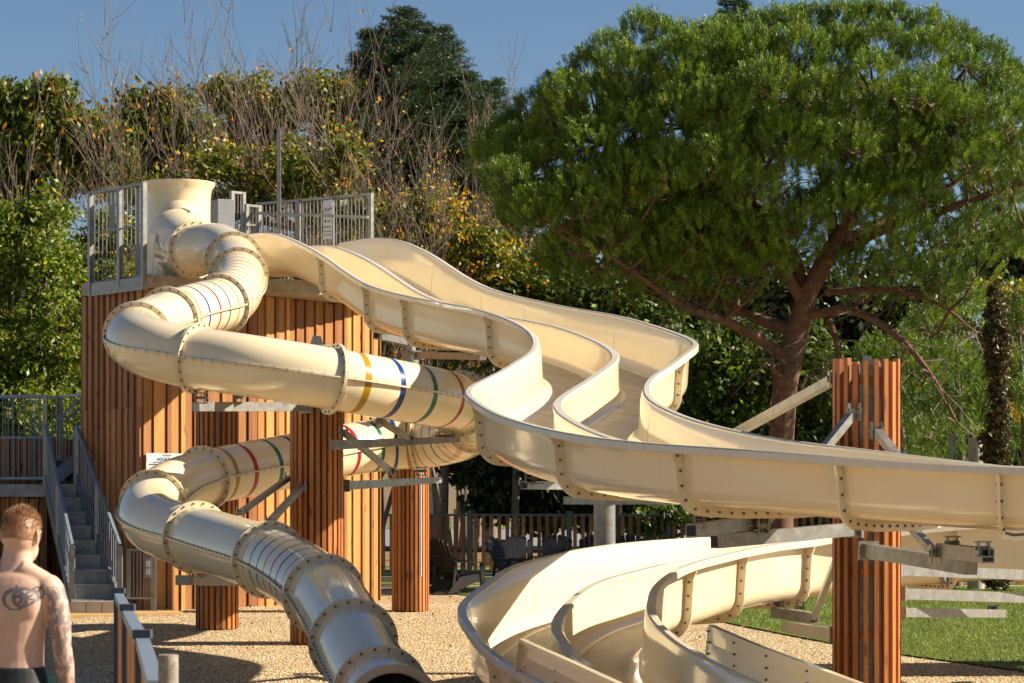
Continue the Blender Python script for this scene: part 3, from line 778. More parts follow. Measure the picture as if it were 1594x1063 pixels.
def brace(root, a, b_, w=.07):
    mb = MB(); a = Vector(a); b_ = Vector(b_); mb.bar(a, b_, w, w); d = (b_-a).normalized()
    for p in (a, b_):
        for sx in (-1, 1): mb.box(p + Vector((sx*(w/2+.008), 0, 0)), (.012, .13, .15))
        mb.cyl(p + Vector((-w*.9,0,0)), p + Vector((w*.9,0,0)), .03, 10)
    return mb.build('brace', M[ 'galvanized'], root)
# P1, the near pillar at the right
p1, c1_ = pillar(1349, 175, CH+(780-562)/175, .55, 20, 'near right timber slatted pillar in front of the lower flume, steel arms on both sides', .5, .155, 3)
mb = MB(); q = c1_ + Vector((0, -.05, CH+(780-570)/175)); mb.prism([q+Vector((-.055,0,0)), q+Vector((.055,0,0)), q+Vector((.035,0,.09)), q+Vector((-.035,0,.09))], (0,.02,0)); mb.build('lifting_lug', M['galvanized'], p1)
arm(p1, P(1332, 823, 178), P(1112, 843, 186), .10, .115, dark_end=True)
arm(p1, P(1190, 811, 182), P(1076, 826, 190), .11, .11, plate=False, name='cross_beam', dark_end=True)
bracket(p1, P(1088, 797, 189), .10, .13); bracket(p1, P(1160, 795, 184), .10, .12)
brace(p1, P(1330, 641, 178), P(1188, 816, 184)); brace(p1, P(1364, 670, 179), P(1400, 716, 185)); brace(p1, P(1400, 800, 184), P(1456, 862, 196), .06)
brace(p1, P(1299, 590, 173), P(1120, 688, 150), .08)
arm(p1, P(1352, 857, 180), P(1512, 883, 196), .11, .12, dark_end=False)
arm(p1, P(1466, 856, 196), P(1538, 865, 208), .10, .11, plate=False, name='cross_beam', dark_end=True)
bracket(p1, P(1482, 834, 198), .10, .11); bracket(p1, P(1530, 842, 208), .10, .11)
arm(p1, P(1392, 887, 173), P(1680, 898, 152), .09, .10); arm(p1, P(1398, 924, 173), P(1700, 934, 146), .09, .10); arm(p1, P(1398, 953, 173), P(1560, 955, 146), .09, .085); bracket(p1, P(1545, 941, 146), .10, .07)
brace(p1, P(1420, 806, 174), P(1470, 905, 150), .05)
arm(p1, P(1306, 988, 173), P(1226, 976, 150), .10, .11); brace(p1, P(1306, 862, 173), P(1262, 972, 150), .055)
arm(p1, P(1206, 953, 148), P(1268, 962, 152), .10, .11, plate=False, name='cross_beam', dark_end=True)
bracket(p1, P(1213, 930, 147), .10, .13); bracket(p1, P(1246, 936, 149), .10, .13)
# P2 between the two tube legs
p2, c2_ = pillar(493, 122.5, 3.1, .62, 26, 'timber slatted pillar standing between the front and rear legs of the tube slide', .33, .17, 5)
mb = MB(); mb.cyl((c2_.x, c2_.y, 3.1), (c2_.x, c2_.y, 3.66), .16, 20); mb.cyl((c2_.x, c2_.y, 3.66), (c2_.x, c2_.y, 3.68), .21, 20); mb.build('upper_post', M['galvanized'], p2)
mb = MB(); q = Vector((c2_.x, c2_.y, 3.68)); mb.prism([q+Vector((-.09,0,0)), q+Vector((.09,0,0)), q+Vector((.05,0,.12)), q+Vector((-.05,0,.12))], (0,.02,0)); mb.build('lifting_lug', M['galvanized'], p2)
arm(p2, P(476, 633, 124), P(305, 633, 130), .12, .12, h2=.11); bracket(p2, P(312, 611, 131), .14, .12); brace(p2, P(372, 617, 128), P(384, 608, 129), .06)
arm(p2, P(514, 693, 124.5), P(716, 684, 124), .12, .125, h2=.07); bracket(p2, P(693, 672, 124), .2, .10)
brace(p2, P(592, 655, 126), P(640, 684, 124.5), .07); brace(p2, P(534, 672, 124), P(610, 735, 121), .07)
arm(p2, P(534, 756, 121), P(682, 747, 113), .12, .115, h2=.08); bracket(p2, P(655, 727, 113), .14, .11)
brace(p2, P(470, 758, 124), P(420, 812, 132), .07); brace(p2, P(449, 744, 122), P(374, 798, 131), .06)
# P3 by the tower, P4 to the right of the tower
p3, c3_ = pillar(338, 113.5, CH+(780-628)/113.5, .53, 22, 'short timber slatted pillar close to the tower under the lower left bend of the tube', .4, .13, 7)
arm(p3, P(366, 905, 116), P(287, 903, 129), .22, .12, plate=False); bracket(p3, P(305, 884, 130), .2, .10)
p4, c4_ = pillar(639, 102.5, CH+(780-600)/102.5, .51, 26, 'timber slatted pillar on the gravel between the tower and the black chairs', .3, .13, 9)
mb = MB(); mb.cyl((c4_.x, c4_.y, 3.3), (c4_.x, c4_.y, 3.96), .13, 20); mb.cyl((c4_.x, c4_.y, 3.96), (c4_.x, c4_.y, 3.98), .17, 20); mb.cyl((c4_.x, c4_.y, 3.98), (c4_.x, c4_.y, 4.2), .08, 16); mb.build('upper_post', M['galvanized'], p4)
arm(p4, P(630, 532, 104), P(586, 522, 108), .10, .10, dark_end=True); arm(p4, P(652, 553, 104), P(752, 555, 112), .10, .10)
bracket(p4, P(600, 510, 108), .12, .08); bracket(p4, P(665, 534, 109), .12, .12); bracket(p4, P(735, 545, 112), .12, .08)
mb = MB(); q = P(655, 820, 106.5); mb.cyl((q.x, q.y, ground_z(q.y)+.6), (q.x, q.y, 2.3), .014, 8); mb.build('white_conduit', M['white_panel'], p4)
# round steel column under the middle of the flume
sc_ = G(941, 141, 0)
sp_ = empty('steel_column', (sc_.x, sc_.y, ground_z(sc_.y)), 'plain round galvanized column rising behind the lower flume to carry the upper one', 'column')
mb = MB(); mb.cyl((sc_.x, sc_.y, ground_z(sc_.y)), (sc_.x, sc_.y, 1.68), .12, 28); mb.cyl((sc_.x, sc_.y, 1.68), (sc_.x, sc_.y, 1.71), .15, 28); mb.build('shaft', M['galvanized'], sp_)
arm(sp_, P(1052, 779, 150), P(884, 779, 142), .12, .085, plate=False, name='support_arm')
arm(sp_, P(930, 757, 143), P(816, 755, 148), .10, .085, plate=False, name='support_arm', dark_end=True); bracket(sp_, P(824, 737, 148), .09, .09); bracket(sp_, P(839, 738, 148), .09, .09)
mb = MB(); mb.cyl((sc_.x, sc_.y, 1.71), (sc_.x, sc_.y, 1.98), .10, 20); mb.build('upper_post', M['galvanized'], sp_)
# hidden supports beyond the frame so the loop does not float
for nm, i in (('far', int(len(upts)*.97)),):
    q = upts[i]; s_ = empty('steel_column', (q.x, q.y+.0, ground_z(q.y)), 'round galvanized column under the upper flume outside the right edge', 'column')
    mb = MB(); mb.cyl((q.x, q.y, ground_z(q.y)), (q.x, q.y, q.z-.6), .12, 20); mb.build('shaft', M['galvanized'], s_)
q = lpts[4]; s_ = empty('steel_column', (q.x, q.y, ground_z(q.y)), 'round galvanized column under the lower flume behind the right edge', 'column')
mb = MB(); mb.cyl((q.x, q.y, ground_z(q.y)), (q.x, q.y, q.z-.66), .12, 20); mb.build('shaft', M['galvanized'], s_)
# ================================================================ fences, chairs, small things
def slat_fence(a, b_, z0, h, npanel, spn, label, postw=.10, slat=.075, rail=.045, name='slat_fence'):
    a = Vector((a[0], a[1], 0)); b_ = Vector((b_[0], b_[1], 0)); d = (b_-a); L = d.length; d.normalize(); rot = Matrix.Rotation(math.atan2(d.y, d.x), 3, 'Z')
    root = empty(name, (a.x, a.y, z0), label, 'fence')
    for i in range(npanel+1):
        p = a + d*L*i/npanel; zz = z0
        mb = MB(); mb.box(p + Vector((0,0,zz+(h+.04)/2)), (postw, postw, h+.04), rot); mb.box(p + Vector((0,0,zz+h+.045)), (postw*1.15, postw*1.15, .02), rot); mb.build('post', M['anthracite'], root)
        if i == npanel: break
        q = a + d*L*(i+1)/npanel; mb = MB()
        for z in (h-.02, .10): mb.bar(p+Vector((0,0,zz+z)), q+Vector((0,0,zz+z)), rail, rail)
        mb.build('rail', M['anthracite'], root)
        mb = MB()
        for k in range(spn):
            u = p + (q-p)*(k+.75)/(spn+.5); mb.box(u + Vector((0,0,zz+h/2+.04)), (slat, .022, h-.12), rot)
        mb.build('slats', M['timber_brown'], root)
    return root
fa0 = G(575, 77, 0); fb0 = G(1800, 75.5, 0)
slat_fence((fa0.x, fa0.y), (fb0.x, fb0.y), .16, 1.28, 8, 12, 'long pool fence of brown upright slats between dark posts behind the chairs')
mb = MB(); mb.box(((fa0.x+fb0.x)/2, fa0.y+.1, .10), (fb0.x-fa0.x, .22, .14)); tag(mb.build('fence_footing', M['concrete'], loc=(fa0.x, fa0.y, .03)), 'low concrete footing under the long pool fence', 'kerb')
# rustic horizontal rails seen behind it
rf = empty('rail_fence', (-2.8, 58, .05), 'low dark wooden rail fence beyond the pool fence', 'fence')
mb = MB(); mb.bar((-4, 58, .62), (3, 58, .55), .09, .09); mb.build('rail', M['timber_brown'], rf)
for x in (-3.6, -1.6, .4, 2.4): mb = MB(); mb.cyl((x, 58, .04), (x, 58, .8), .06, 8); mb.build('post', M['timber_brown'], rf)
# near fence with capped posts, running from lower left towards the viewer
nf_pts = [G(185, 186, 0), G(199, 221, 0), G(222, 276, 0), G(243, 362, 0)]
nf = empty('near_fence', (nf_pts[0].x, nf_pts[0].y, ground_z(nf_pts[0].y)), 'blurred foreground fence with orange brown slats and blue grey capped posts beside the person', 'fence')
for i, p in enumerate(nf_pts):
    zb = ground_z(p.y); zt = .93
    if i < 3:
        mb = MB(); mb.box((p.x, p.y, (zb+zt)/2), (.075, .075, zt-zb)); mb.box((p.x, p.y, zt+.02), (.10, .10, .05)); mb.build('post', M['anthracite'], nf)
        q = nf_pts[i+1]; mb = MB(); mb.bar((p.x, p.y, zt-.03), (q.x, q.y, zt-.03), .075, .06); mb.build('top_rail', M['rail_blue_grey'], nf)
        mb = MB(); mb.bar((p.x, p.y, zb+.2), (q.x, q.y, ground_z(q.y)+.2), .05, .05); mb.build('bottom_rail', M['anthracite'], nf)
        mb = MB(); n_ = 14
        for k in range(n_):
            u = p + (q-p)*(k+.8)/(n_+.6); zg = ground_z(u.y); mb.box((u.x, u.y, (zg+.12+zt-.07)/2), (.022, .14, zt-.07-zg-.12), Matrix.Rotation(math.atan2(-(q-p).x, (q-p).y), 3, 'Z'))
        mb.build('slats', M['timber_pale' if False else 'timber_slat'], nf)
q = G(262, 368, 0); wp = MB(); wp.cyl((q.x, q.y, -.1), (q.x, q.y, CH-(1019-YH)/368), .043, 16)
simple('weathered_wood', (.27, .235, .19), .85, var=.35, sc=22, bmp=.6); tag(wp.build('wooden_post', M['weathered_wood'], loc=(q.x, q.y, -.1)), 'weathered round wooden post at the near end of the foreground fence', 'post')

# ---- adirondack chair
def chair(mat, label):
    root = empty('garden_chair', (0, 0, 0), label, 'chair', 'adirondack chairs on the gravel by the fence')
    m_ = M[mat]
    # local: faces -y ; built at origin
    mb = MB()      # fan of back slats, leaning back
    nb = 6
    for k in range(nb):
        u = (k-(nb-1)/2)/((nb-1)/2); w0 = .075; hgt = .70 - .09*u*u
        x0, x1 = u*.19, u*.26; b0 = Vector((x0, .13, .26)); b1 = Vector((x1, .13+.36*hgt/.7, .26+hgt))
        mb.bar(b0, b1, .068, .018, up=(0,-1,.4), w2=.094)
        c = b1; mb.cyl(c + Vector((0,.008,0)), c - Vector((0,.010,0)), .046, 12)
    mb.build('backrest', m_, root)
    mb = MB()
    for z, y in ((.42, .22), (.68, .35)): mb.box((0, y+.02, z), (.50, .02, .05))
    mb.build('back_rail', m_, root)
    mb = MB()
    for k in range(6):
        t = k/5; y = -.38 + .52*t; z = .36 - .11*t + .02*math.sin(math.pi*t); mb.box((0, y, z), (.52, .085, .02), Matrix.Rotation(-.2, 3, 'X'))
    mb.build('seat', m_, root)
    for sx in (-1, 1):
        mb = MB(); x = sx*.31
        mb.prism([(x-.06, -.42, .55), (x+.06, -.42, .55), (x+.065, -.1, .56), (x+.03, .30, .56), (x-.03, .30, .56), (x-.065, -.1, .56)], (0,0,.022)); mb.build('armrest', m_, root)
        mb = MB(); mb.bar((x*.92, -.36, 0), (x*.92, -.34, .55), .03, .09, up=(0,1,0)); mb.build('leg', m_, root)
        mb = MB(); mb.prism([(x*.88-.012, -.40, .37), (x*.88-.012, -.40, .28), (x*.88-.012, .34, 0), (x*.88-.012, .44, 0), (x*.88-.012, .16, .30)], (.024, 0, 0)); mb.build('leg', m_, root)
        mb = MB(); mb.bar((x*.9, .24, .55), (x*.88, .30, .10), .025, .05, up=(0,1,0)); mb.build('arm_support', m_, root)
    return root
def copy_tree(o, parent=None):
    c = o.copy(); col.objects.link(c); c.parent = parent
    for ch in list(o.children): copy_tree(ch, c)
    return c
ch0 = chair('chair_plastic_brown', '')
ch1 = chair('chair_plastic', '')
spots = [  # px, foot row, scale s, heading, source, label
    (684, 926, 86, R(122), 0, 'dark brown plastic garden chair seen from behind, left one of the overlapping pair'),
    (712, 930, 88, R(128), 0, 'dark brown plastic garden chair seen from behind, right one of the overlapping pair'),
    (672, 905, 83, R(80), 1, 'black garden chair half hidden by the pillar, behind the overlapping brown pair'),
    (809, 903, 81.5, R(8), 1, 'black garden chair facing the pool with fanned back, left one behind the lower flume'),
    (800, 913, 85, R(60), 0, 'brown garden chair turned sideways in front of the black fan backed chair'),
    (864, 900, 81, R(-6), 1, 'black garden chair facing the pool beside the dark fence post, mostly hidden by flume'),
    (919, 900, 80.5, R(-12), 1, 'black garden chair top showing just left of the round steel column'),
    (986, 899, 80, R(5), 1, 'black garden chair top showing right of the round steel column'),
    (1090, 896, 79.5, R(-4), 1, 'black garden chair top showing under the steel beam at the fence'),
]
srcs = {0: ch0, 1: ch1}; used = set()
for px, py, s, rz, k, lab in spots:
    src = srcs[k]; o = src if k not in used else copy_tree(src); used.add(k)
    g = G(px, s, 0); o.location = (g.x, g.y, ground_z(g.y)+.02); o.rotation_euler = (0, 0, rz); o['label'] = lab; o.scale = (.98,)*3
# low side table of the loungers
# yellow marker post
q = G(717, 44, 0); yb = empty('marker_post', (q.x, q.y, .04), 'yellow utility marker box on a black post beside the road', 'post')
mb = MB(); mb.box((q.x, q.y, .62), (.17, .12, 1.2)); mb.build('post', M['black_shade_and_post'], yb)
mb = MB(); mb.box((q.x-.05, q.y, 1.31), (.40, .3, .24)); mb.box((q.x+.22, q.y+.05, 1.27), (.10, .2, .32)); mb.build('box_head', M['yellow_paint'], yb, bevel=.03)
q = G(594, 47, 0); mb = MB(); mb.box((q.x, q.y, .75), (.13, .13, 1.5)); tag(mb.build('white_post', M['white_panel'], loc=(q.x, q.y, .05)), 'white square post by the road just right of the tower', 'post')
q = G(733, 46, 0); mb = MB(); mb.box((q.x, q.y, .9), (.10, .10, 1.4)); tag(mb.build('white_post', M['white_panel'], loc=(q.x, q.y, .2)), 'short white post immediately behind the yellow marker box', 'post')
# stone barbecue
q0 = G(755, 62, 0); q1 = G(800, 62, 0); sb = empty('stone_bench', (q0.x, q0.y, .06), 'low stone block bench with dark top beyond the fence', 'bench')
mb = MB(); mb.box(((q0.x+q1.x)/2, q0.y+.3, .36), (q1.x-q0.x, .6, .62)); mb.build('stone_base', M['stone'], sb, bevel=.03)
mb = MB(); mb.box(((q0.x+q1.x)/2, q0.y+.3, .70), (q1.x-q0.x+.1, .75, .06)); mb.build('top_slab', M['timber_brown'], sb)
# two posts at the right beyond the flume
q = G(1484, 84, 0); mb = MB(); mb.box((q.x-.03, q.y, 1.4), (.05, .05, 3.1)); mb.box((q.x+.03, q.y, 1.4), (.02, .05, 3.1)); tag(mb.build('metal_post', M['galvanized'], loc=(q.x, q.y, 0)), 'thin bright metal post standing in front of the small pines', 'post')
q = G(1519, 84, 0); mb = MB(); mb.path([(q.x, q.y, 0), (q.x+.01, q.y, 1.5), (q.x-.01, q.y, 2.88)], [.16, .15, .13], 10); tag(mb.build('wooden_post', M['concrete'], loc=(q.x, q.y, 0)), 'thick grey weathered wooden post near the dark cypress', 'post')
# ================================================================ vegetation
def leafmat(name, stops, rough=.5, trans=.35, tint=(1.25, 1.25, .6), tone=False):
    m = bpy.data.materials.new(name); m.use_nodes = True; n = m.node_tree; n.nodes.clear(); M[name] = m
    out = n.nodes.new('ShaderNodeOutputMaterial'); b = n.nodes.new('ShaderNodeBsdfPrincipled'); t = n.nodes.new('ShaderNodeBsdfTranslucent'); mx = n.nodes.new('ShaderNodeMixShader')
    geo = N(n, 'ShaderNodeNewGeometry'); at = N(n, 'ShaderNodeAttribute', attribute_name='tone'); r = ramp(n, at.outputs['Fac'] if tone else geo.outputs['Random Per Island'], stops)
    nz = noise(n, .9, 3, .6); vr = ramp(n, nz.outputs[0], [(.3, (.75, .75, .75)), (.7, (1.2, 1.2, 1.2))])
    c = mix(n, 1, r.outputs[0], vr.outputs[0], 'MULTIPLY'); n.links.new(c, b.inputs['Base Color']); b.inputs['Roughness'].default_value = rough
    n.links.new(mix(n, 1, c, tint, 'MULTIPLY'), t.inputs[0])
    mx.inputs[0].default_value = trans; n.links.new(b.outputs[0], mx.inputs[1]); n.links.new(t.outputs[0], mx.inputs[2]); n.links.new(mx.outputs[0], out.inputs[0])
    return m
leafmat('leaf_laurel', [(0, (.06, .10, .010)), (.5, (.13, .19, .016)), (.88, (.24, .28, .028)), (1, (.42, .40, .06))])
leafmat('leaf_walnut', [(0, (.05, .085, .012)), (.55, (.12, .16, .018)), (.93, (.22, .24, .028)), (.97, (.34, .18, .02)), (1, (.40, .22, .03))])
leafmat('leaf_olive', [(0, (.06, .09, .012)), (.5, (.14, .17, .02)), (.9, (.24, .24, .03)), (1, (.44, .30, .04))])
leafmat('leaf_orange', [(0, (.36, .12, .02)), (.4, (.55, .25, .02)), (.75, (.62, .38, .03)), (1, (.40, .10, .03))], trans=.45, tint=(1.3, 1.1, .7))
leafmat('leaf_yellow', [(0, (.34, .30, .03)), (.5, (.60, .42, .03)), (1, (.62, .28, .02))], trans=.45, tint=(1.3, 1.1, .7))
leafmat('leaf_shaded', [(0, (.012, .022, .008)), (.7, (.028, .045, .012)), (1, (.06, .08, .02))], trans=.12)  # near black leaves: the shade over these crowns put into colour
leafmat('leaf_bush', [(0, (.03, .06, .010)), (.6, (.07, .12, .018)), (.9, (.15, .22, .03)), (1, (.28, .32, .05))])
leafmat('leaf_wood', [(0, (.018, .035, .010)), (.6, (.045, .065, .014)), (1, (.09, .10, .02))], trans=.2)
leafmat('needle_pine', [(0, (.045, .085, .010)), (.5, (.12, .20, .014)), (.85, (.23, .32, .022)), (1, (.31, .37, .03))], trans=.15, tint=(1.2, 1.3, .5), tone=True)
leafmat('needle_spruce', [(0, (.020, .042, .018)), (.6, (.045, .085, .032)), (1, (.09, .14, .05))], trans=.15, tone=True)
leafmat('leaf_cypress', [(0, (.035, .03, .012)), (.5, (.07, .055, .02)), (.92, (.12, .10, .03)), (1, (.32, .10, .04))], trans=.15)
simple('bark_pine', (.155, .075, .048), .9, var=.4, sc=7, bmp=.8)
simple('bark_grey', (.15, .12, .10), .9, var=.35, sc=8, bmp=.6)
simple('bark_twig', (.165, .12, .085), .8, var=.35, sc=5)
simple('bark_twig_dark', (.14, .10, .08), .8, var=.35, sc=5)

def np_mesh(name, V, Fc, nper, mat, parent=None, loc=None):
    """V (k,3) vertices, faces of nper consecutive corners given as index array"""
    off = parent_world(parent) if parent is not None else Vector(loc or (0,0,0))
    me = bpy.data.meshes.new(name); V = np.asarray(V, np.float32) - np.array(off, np.float32); k = len(Fc)
    me.vertices.add(len(V)); me.vertices.foreach_set('co', V.ravel()); me.loops.add(k*nper); me.polygons.add(k)
    me.loops.foreach_set('vertex_index', np.asarray(Fc, np.int32).ravel())
    me.polygons.foreach_set('loop_start', np.arange(0, k*nper, nper, dtype=np.int32)); me.polygons.foreach_set('loop_total', np.full(k, nper, np.int32))
    me.materials.append(mat); me.update(); me.validate()
    o = bpy.data.objects.new(name, me); col.objects.link(o)
    if parent is not None: o.parent = parent
    else: o.location = off
    return o
def unit(v): return v/(np.linalg.norm(v, axis=1)[:, None]+1e-9)
def leaf_quads(C, size, elong=2.0, droop=.3, jitter=.35):
    k = len(C); d = unit(rng.normal(size=(k, 3)) + np.array([0, 0, -droop])); u = unit(np.cross(d, rng.normal(size=(k, 3))))
    s = size*(1 + jitter*rng.uniform(-1, 1, k))[:, None]; a = d*s*elong/2; b = u*s/2
    V = np.stack([C-a, C+b-a*.1, C+a, C-b-a*.1], 1).reshape(-1, 3); return V, np.arange(4*k).reshape(k, 4)
def blob_points(blobs, nclump, nleaf, rc, shell=.55):
    """blobs: (centre xyz, radii xyz); clump centres lie mostly in the outer shell, leaves gather round clumps"""
    vol = np.array([b[1][0]*b[1][2] for b in blobs]); cnt = np.maximum(3, (nclump*vol/vol.sum()).astype(int)); out = []
    for (c, r), k in zip(blobs, cnt):
        d = unit(rng.normal(size=(k, 3))); rad = (shell + (1-shell)*rng.random(k))[:, None]
        cl = np.array(c) + d*rad*np.array(r); sc = rc*rng.uniform(.6, 1.4, k)
        n = np.maximum(2, (nleaf*rng.uniform(.5, 1.5, k)).astype(int)); idx = np.repeat(np.arange(k), n)
        off = rng.normal(size=(len(idx), 3))*sc[idx][:, None]*np.array([1, 1, .62])*.6
        out.append(cl[idx] + off)
    return np.concatenate(out)
def pxblobs(L, s, dy=None):
    out = []
    for q in L:
        px, py, rx, rz = q[:4]; ss = s if len(q) < 5 else q[4]; p = P(px, py, ss); ry = min(rx, rz)/ss*1.1 if dy is None else dy
        out.append(((p.x, p.y, p.z), (rx/ss, ry, rz/ss)))
    return out
def trunk_mb(pts, mb=None, n=9):
    mb = mb or MB(); mb.path([p for p, r in pts], [r for p, r in pts], n); return mb
def broadleaf(name, label, cat, base_px, s, blobs, mat, nclump, nleaf, rc, lsize, trunk_r=.18, bark='bark_grey', group=None, shell=.5, droop=.3, elong=2., extra=None, tw=1.0):
    bp = G(base_px, s, 0); zb = ground_z(bp.y); root = empty(name, (bp.x, bp.y, zb), label, cat, group)
    B = pxblobs(blobs, s); V, Fc = leaf_quads(blob_points(B, nclump, nleaf, rc, shell), lsize, elong, droop)
    np_mesh('crown', V, Fc, 4, M[mat], root)
    if extra: 
        V, Fc = leaf_quads(blob_points(B, int(nclump*extra[1]), max(2, nleaf//3), rc, .8), lsize*.8, elong, droop); np_mesh('autumn_leaves', V, Fc, 4, M[extra[0]], root)
    zc = min(b[0][2] for b in B); mb = MB(); fork = Vector((bp.x, bp.y, max(zb+.6, zc-.3)))
    trunk_mb([(Vector((bp.x, bp.y, zb-.05)), trunk_r*1.25), ((Vector((bp.x, bp.y, zb))+fork)/2 + Vector((.05, 0, 0)), trunk_r), (fork, trunk_r*.8)], mb)
    r_ = random.Random(int(base_px))
    for c, r in B:
        c = Vector(c); m1 = fork.lerp(c, .5) + Vector((r_.uniform(-.2, .2), r_.uniform(-.2, .2), -.15)); mb.path([fork - Vector((0,0,.1)), m1, c, c + Vector((r_.uniform(-.4, .4), 0, r[2]*.7))], [trunk_r*.45, trunk_r*.3, trunk_r*.15, .01], 6)
        for k in range(int(10*tw)):
            d = Vector((r_.gauss(0, 1), r_.gauss(0, 1), r_.gauss(.3, .8))).normalized(); e = c + Vector((d.x*r[0], d.y*r[1], d.z*r[2]))*.95; st = m1.lerp(c, r_.random()); mb.path([st, st.lerp(e, .5)+Vector((0,0,.1)), e], [.03, .018, .006], 4)
    mb.build('trunk', M[bark], root)
    return root
# --- left: bright laurel shrubs
broadleaf('laurel_bush', 'bright green dense leafy bush at the left edge above the stair landing', 'bush', 20, 79, [(-20,380,90,90),(60,395,75,75),(20,500,95,90),(90,520,75,80),(-30,620,80,80),(50,640,90,90),(70,330,45,45)], 'leaf_laurel', 470, 66, .25, .058, .12, shell=.35)
broadleaf('laurel_bush', 'bright green dense leafy bush right against the left side of the tower', 'bush', 150, 76, [(140,420,60,60),(185,470,60,80),(130,560,75,80),(200,590,50,70),(150,680,80,80),(180,360,50,40)], 'leaf_laurel', 350, 66, .25, .058, .12, shell=.35, extra=('leaf_orange', .10))
# --- left back: drooping broadleaf trees
broadleaf('broadleaf_tree', 'big olive green tree with drooping leaf clumps in the upper left corner', 'tree', 60, 62, [(10,175,45,55),(70,158,48,42),(50,235,60,50),(-15,290,50,60),(135,205,45,38),(120,262,55,40),(45,318,50,38),(175,235,35,40)], 'leaf_walnut', 300, 90, .34, .085, .22, shell=.45, droop=1.2, elong=2.4, extra=('leaf_orange', .05))
broadleaf('broadleaf_tree', 'olive green tree rising behind the funnel left of the bare branches', 'tree', 240, 60, [(165,215,38,40),(222,195,40,50),(262,180,36,52),(300,225,38,50),(205,275,55,42),(280,290,50,45)], 'leaf_walnut', 230, 80, .34, .085, .2, shell=.45, droop=1.0, elong=2.4, extra=('leaf_orange', .14))
broadleaf('broadleaf_tree', 'green and yellow tree behind the tall bare tree and the mast pole', 'tree', 400, 58, [(345,152,34,34),(392,160,36,42),(440,185,42,45),(490,148,38,44),(530,175,36,50),(360,235,50,50),(440,270,60,55),(525,270,50,60)], 'leaf_olive', 300, 75, .34, .08, .2, shell=.45, droop=.6, extra=('leaf_orange', .10))
# --- spruces
def spruce(label, px, s, ytop, ybase, wpx, seedv, cat='tree'):
    r_ = np.random.default_rng(seedv); bp = G(px, s, 0); top = CH-(ytop-YH)/s; zb = CH-(ybase-YH)/s; root = empty('spruce_tree', (bp.x, bp.y, ground_z(bp.y)), label, cat, 'dark spruces standing behind the bare trees')
    mb = MB(); mb.path([(bp.x, bp.y, 0), (bp.x, bp.y, zb+1), (bp.x, bp.y, top)], [.22, .16, .02], 8); H_ = top-zb; pts = []; dirs = []
    nb = int(H_/.10)
    for i in range(nb):
        z = zb + H_*(i+.5)/nb; t = 1-(z-zb)/H_; L = (wpx/s)*(min(1, t**.8*1.15))*1.0 + .18
        for k in range(8):
            a = r_.uniform(0, 2*math.pi); l = L*r_.uniform(.72, 1.08); m = max(3, int(l/.11)); tt = np.linspace(.1, 1, m)
            x = bp.x + np.cos(a)*l*tt; y = bp.y + np.sin(a)*l*tt; zz = z - .10*l*tt + .22*l*tt**2.6
            c = np.stack([x, y, zz], 1)
            pts.append(c); dirs.append(np.tile([math.cos(a), math.sin(a), .15], (m, 1)))
            if k < 2: mb.path([(bp.x, bp.y, z), (x[m//2], y[m//2], zz[m//2]), (x[-1], y[-1], zz[-1])], [.025, .015, .006], 3)
            # side sprigs
            for q in range(2):
                e = c + r_.normal(size=(m, 3))*.10*(1.2-tt)[:, None]*np.array([1,1,.5]); pts.append(e); dirs.append(np.tile([math.cos(a+(.7 if q else -.7)), math.sin(a+(.7 if q else -.7)), .15], (m, 1)))
    C = np.concatenate(pts); D = np.concatenate(dirs); brush(root, 'crown', C, D, .22, .022, 13, 'needle_spruce', .9); mb.build('trunk', M['bark_grey'], root)
    return root
def brush(root, name, C, D, L, W, nn, mat, spread=.7, tuft=None, nlen=None):
    """short bottle brushes of thin needle triangles: C base points, D directions"""
    k = len(C); D = unit(D); idx = np.repeat(np.arange(k), nn); c = C[idx]; d = D[idx]; m = len(idx)
    t = rng.random(m)[:, None]; Lk = (L*np.ones(k) if tuft is None else tuft)[idx][:, None]
    side = unit(np.cross(d, rng.normal(size=(m, 3)))); nd = unit(d + side*spread*rng.uniform(.5, 1.2, (m, 1)))
    base = c + d*Lk*t; w = unit(np.cross(nd, rng.normal(size=(m, 3))))*W/2; nl = (Lk*.36 if nlen is None else nlen)*rng.uniform(.7, 1.2, (m, 1))
    V = np.stack([base, base+nd*nl+w, base+nd*nl-w], 1).reshape(-1, 3)
    o = np_mesh(name, V, np.arange(3*m).reshape(m, 3), 3, M[mat], root)
    tn = rng.random(k)[idx]*.75 + rng.random(m)*.25; at = o.data.attributes.new('tone', 'FLOAT', 'FACE'); at.data.foreach_set('value', tn.astype(np.float32)); return o
spruce('tall dark spruce with the highest pointed top, centre left', 628, 57, 15, 420, 175, 1)
spruce('dark spruce with a lower top left of the tallest spruce', 582, 55, 48, 420, 90, 2)
spruce('dark spruce leaning out right of the tallest spruce', 680, 56, 42, 420, 125, 3)
spruce('dark spruce with sloping side between the tallest spruce and the small one', 722, 57, 115, 430, 95, 6)
spruce('small dark spruce top between the bare trees and the big pine', 762, 56, 125, 430, 80, 4)
spruce('spruce with only its dark tip showing above the big pine', 1143, 52, -5, 430, 75, 5)
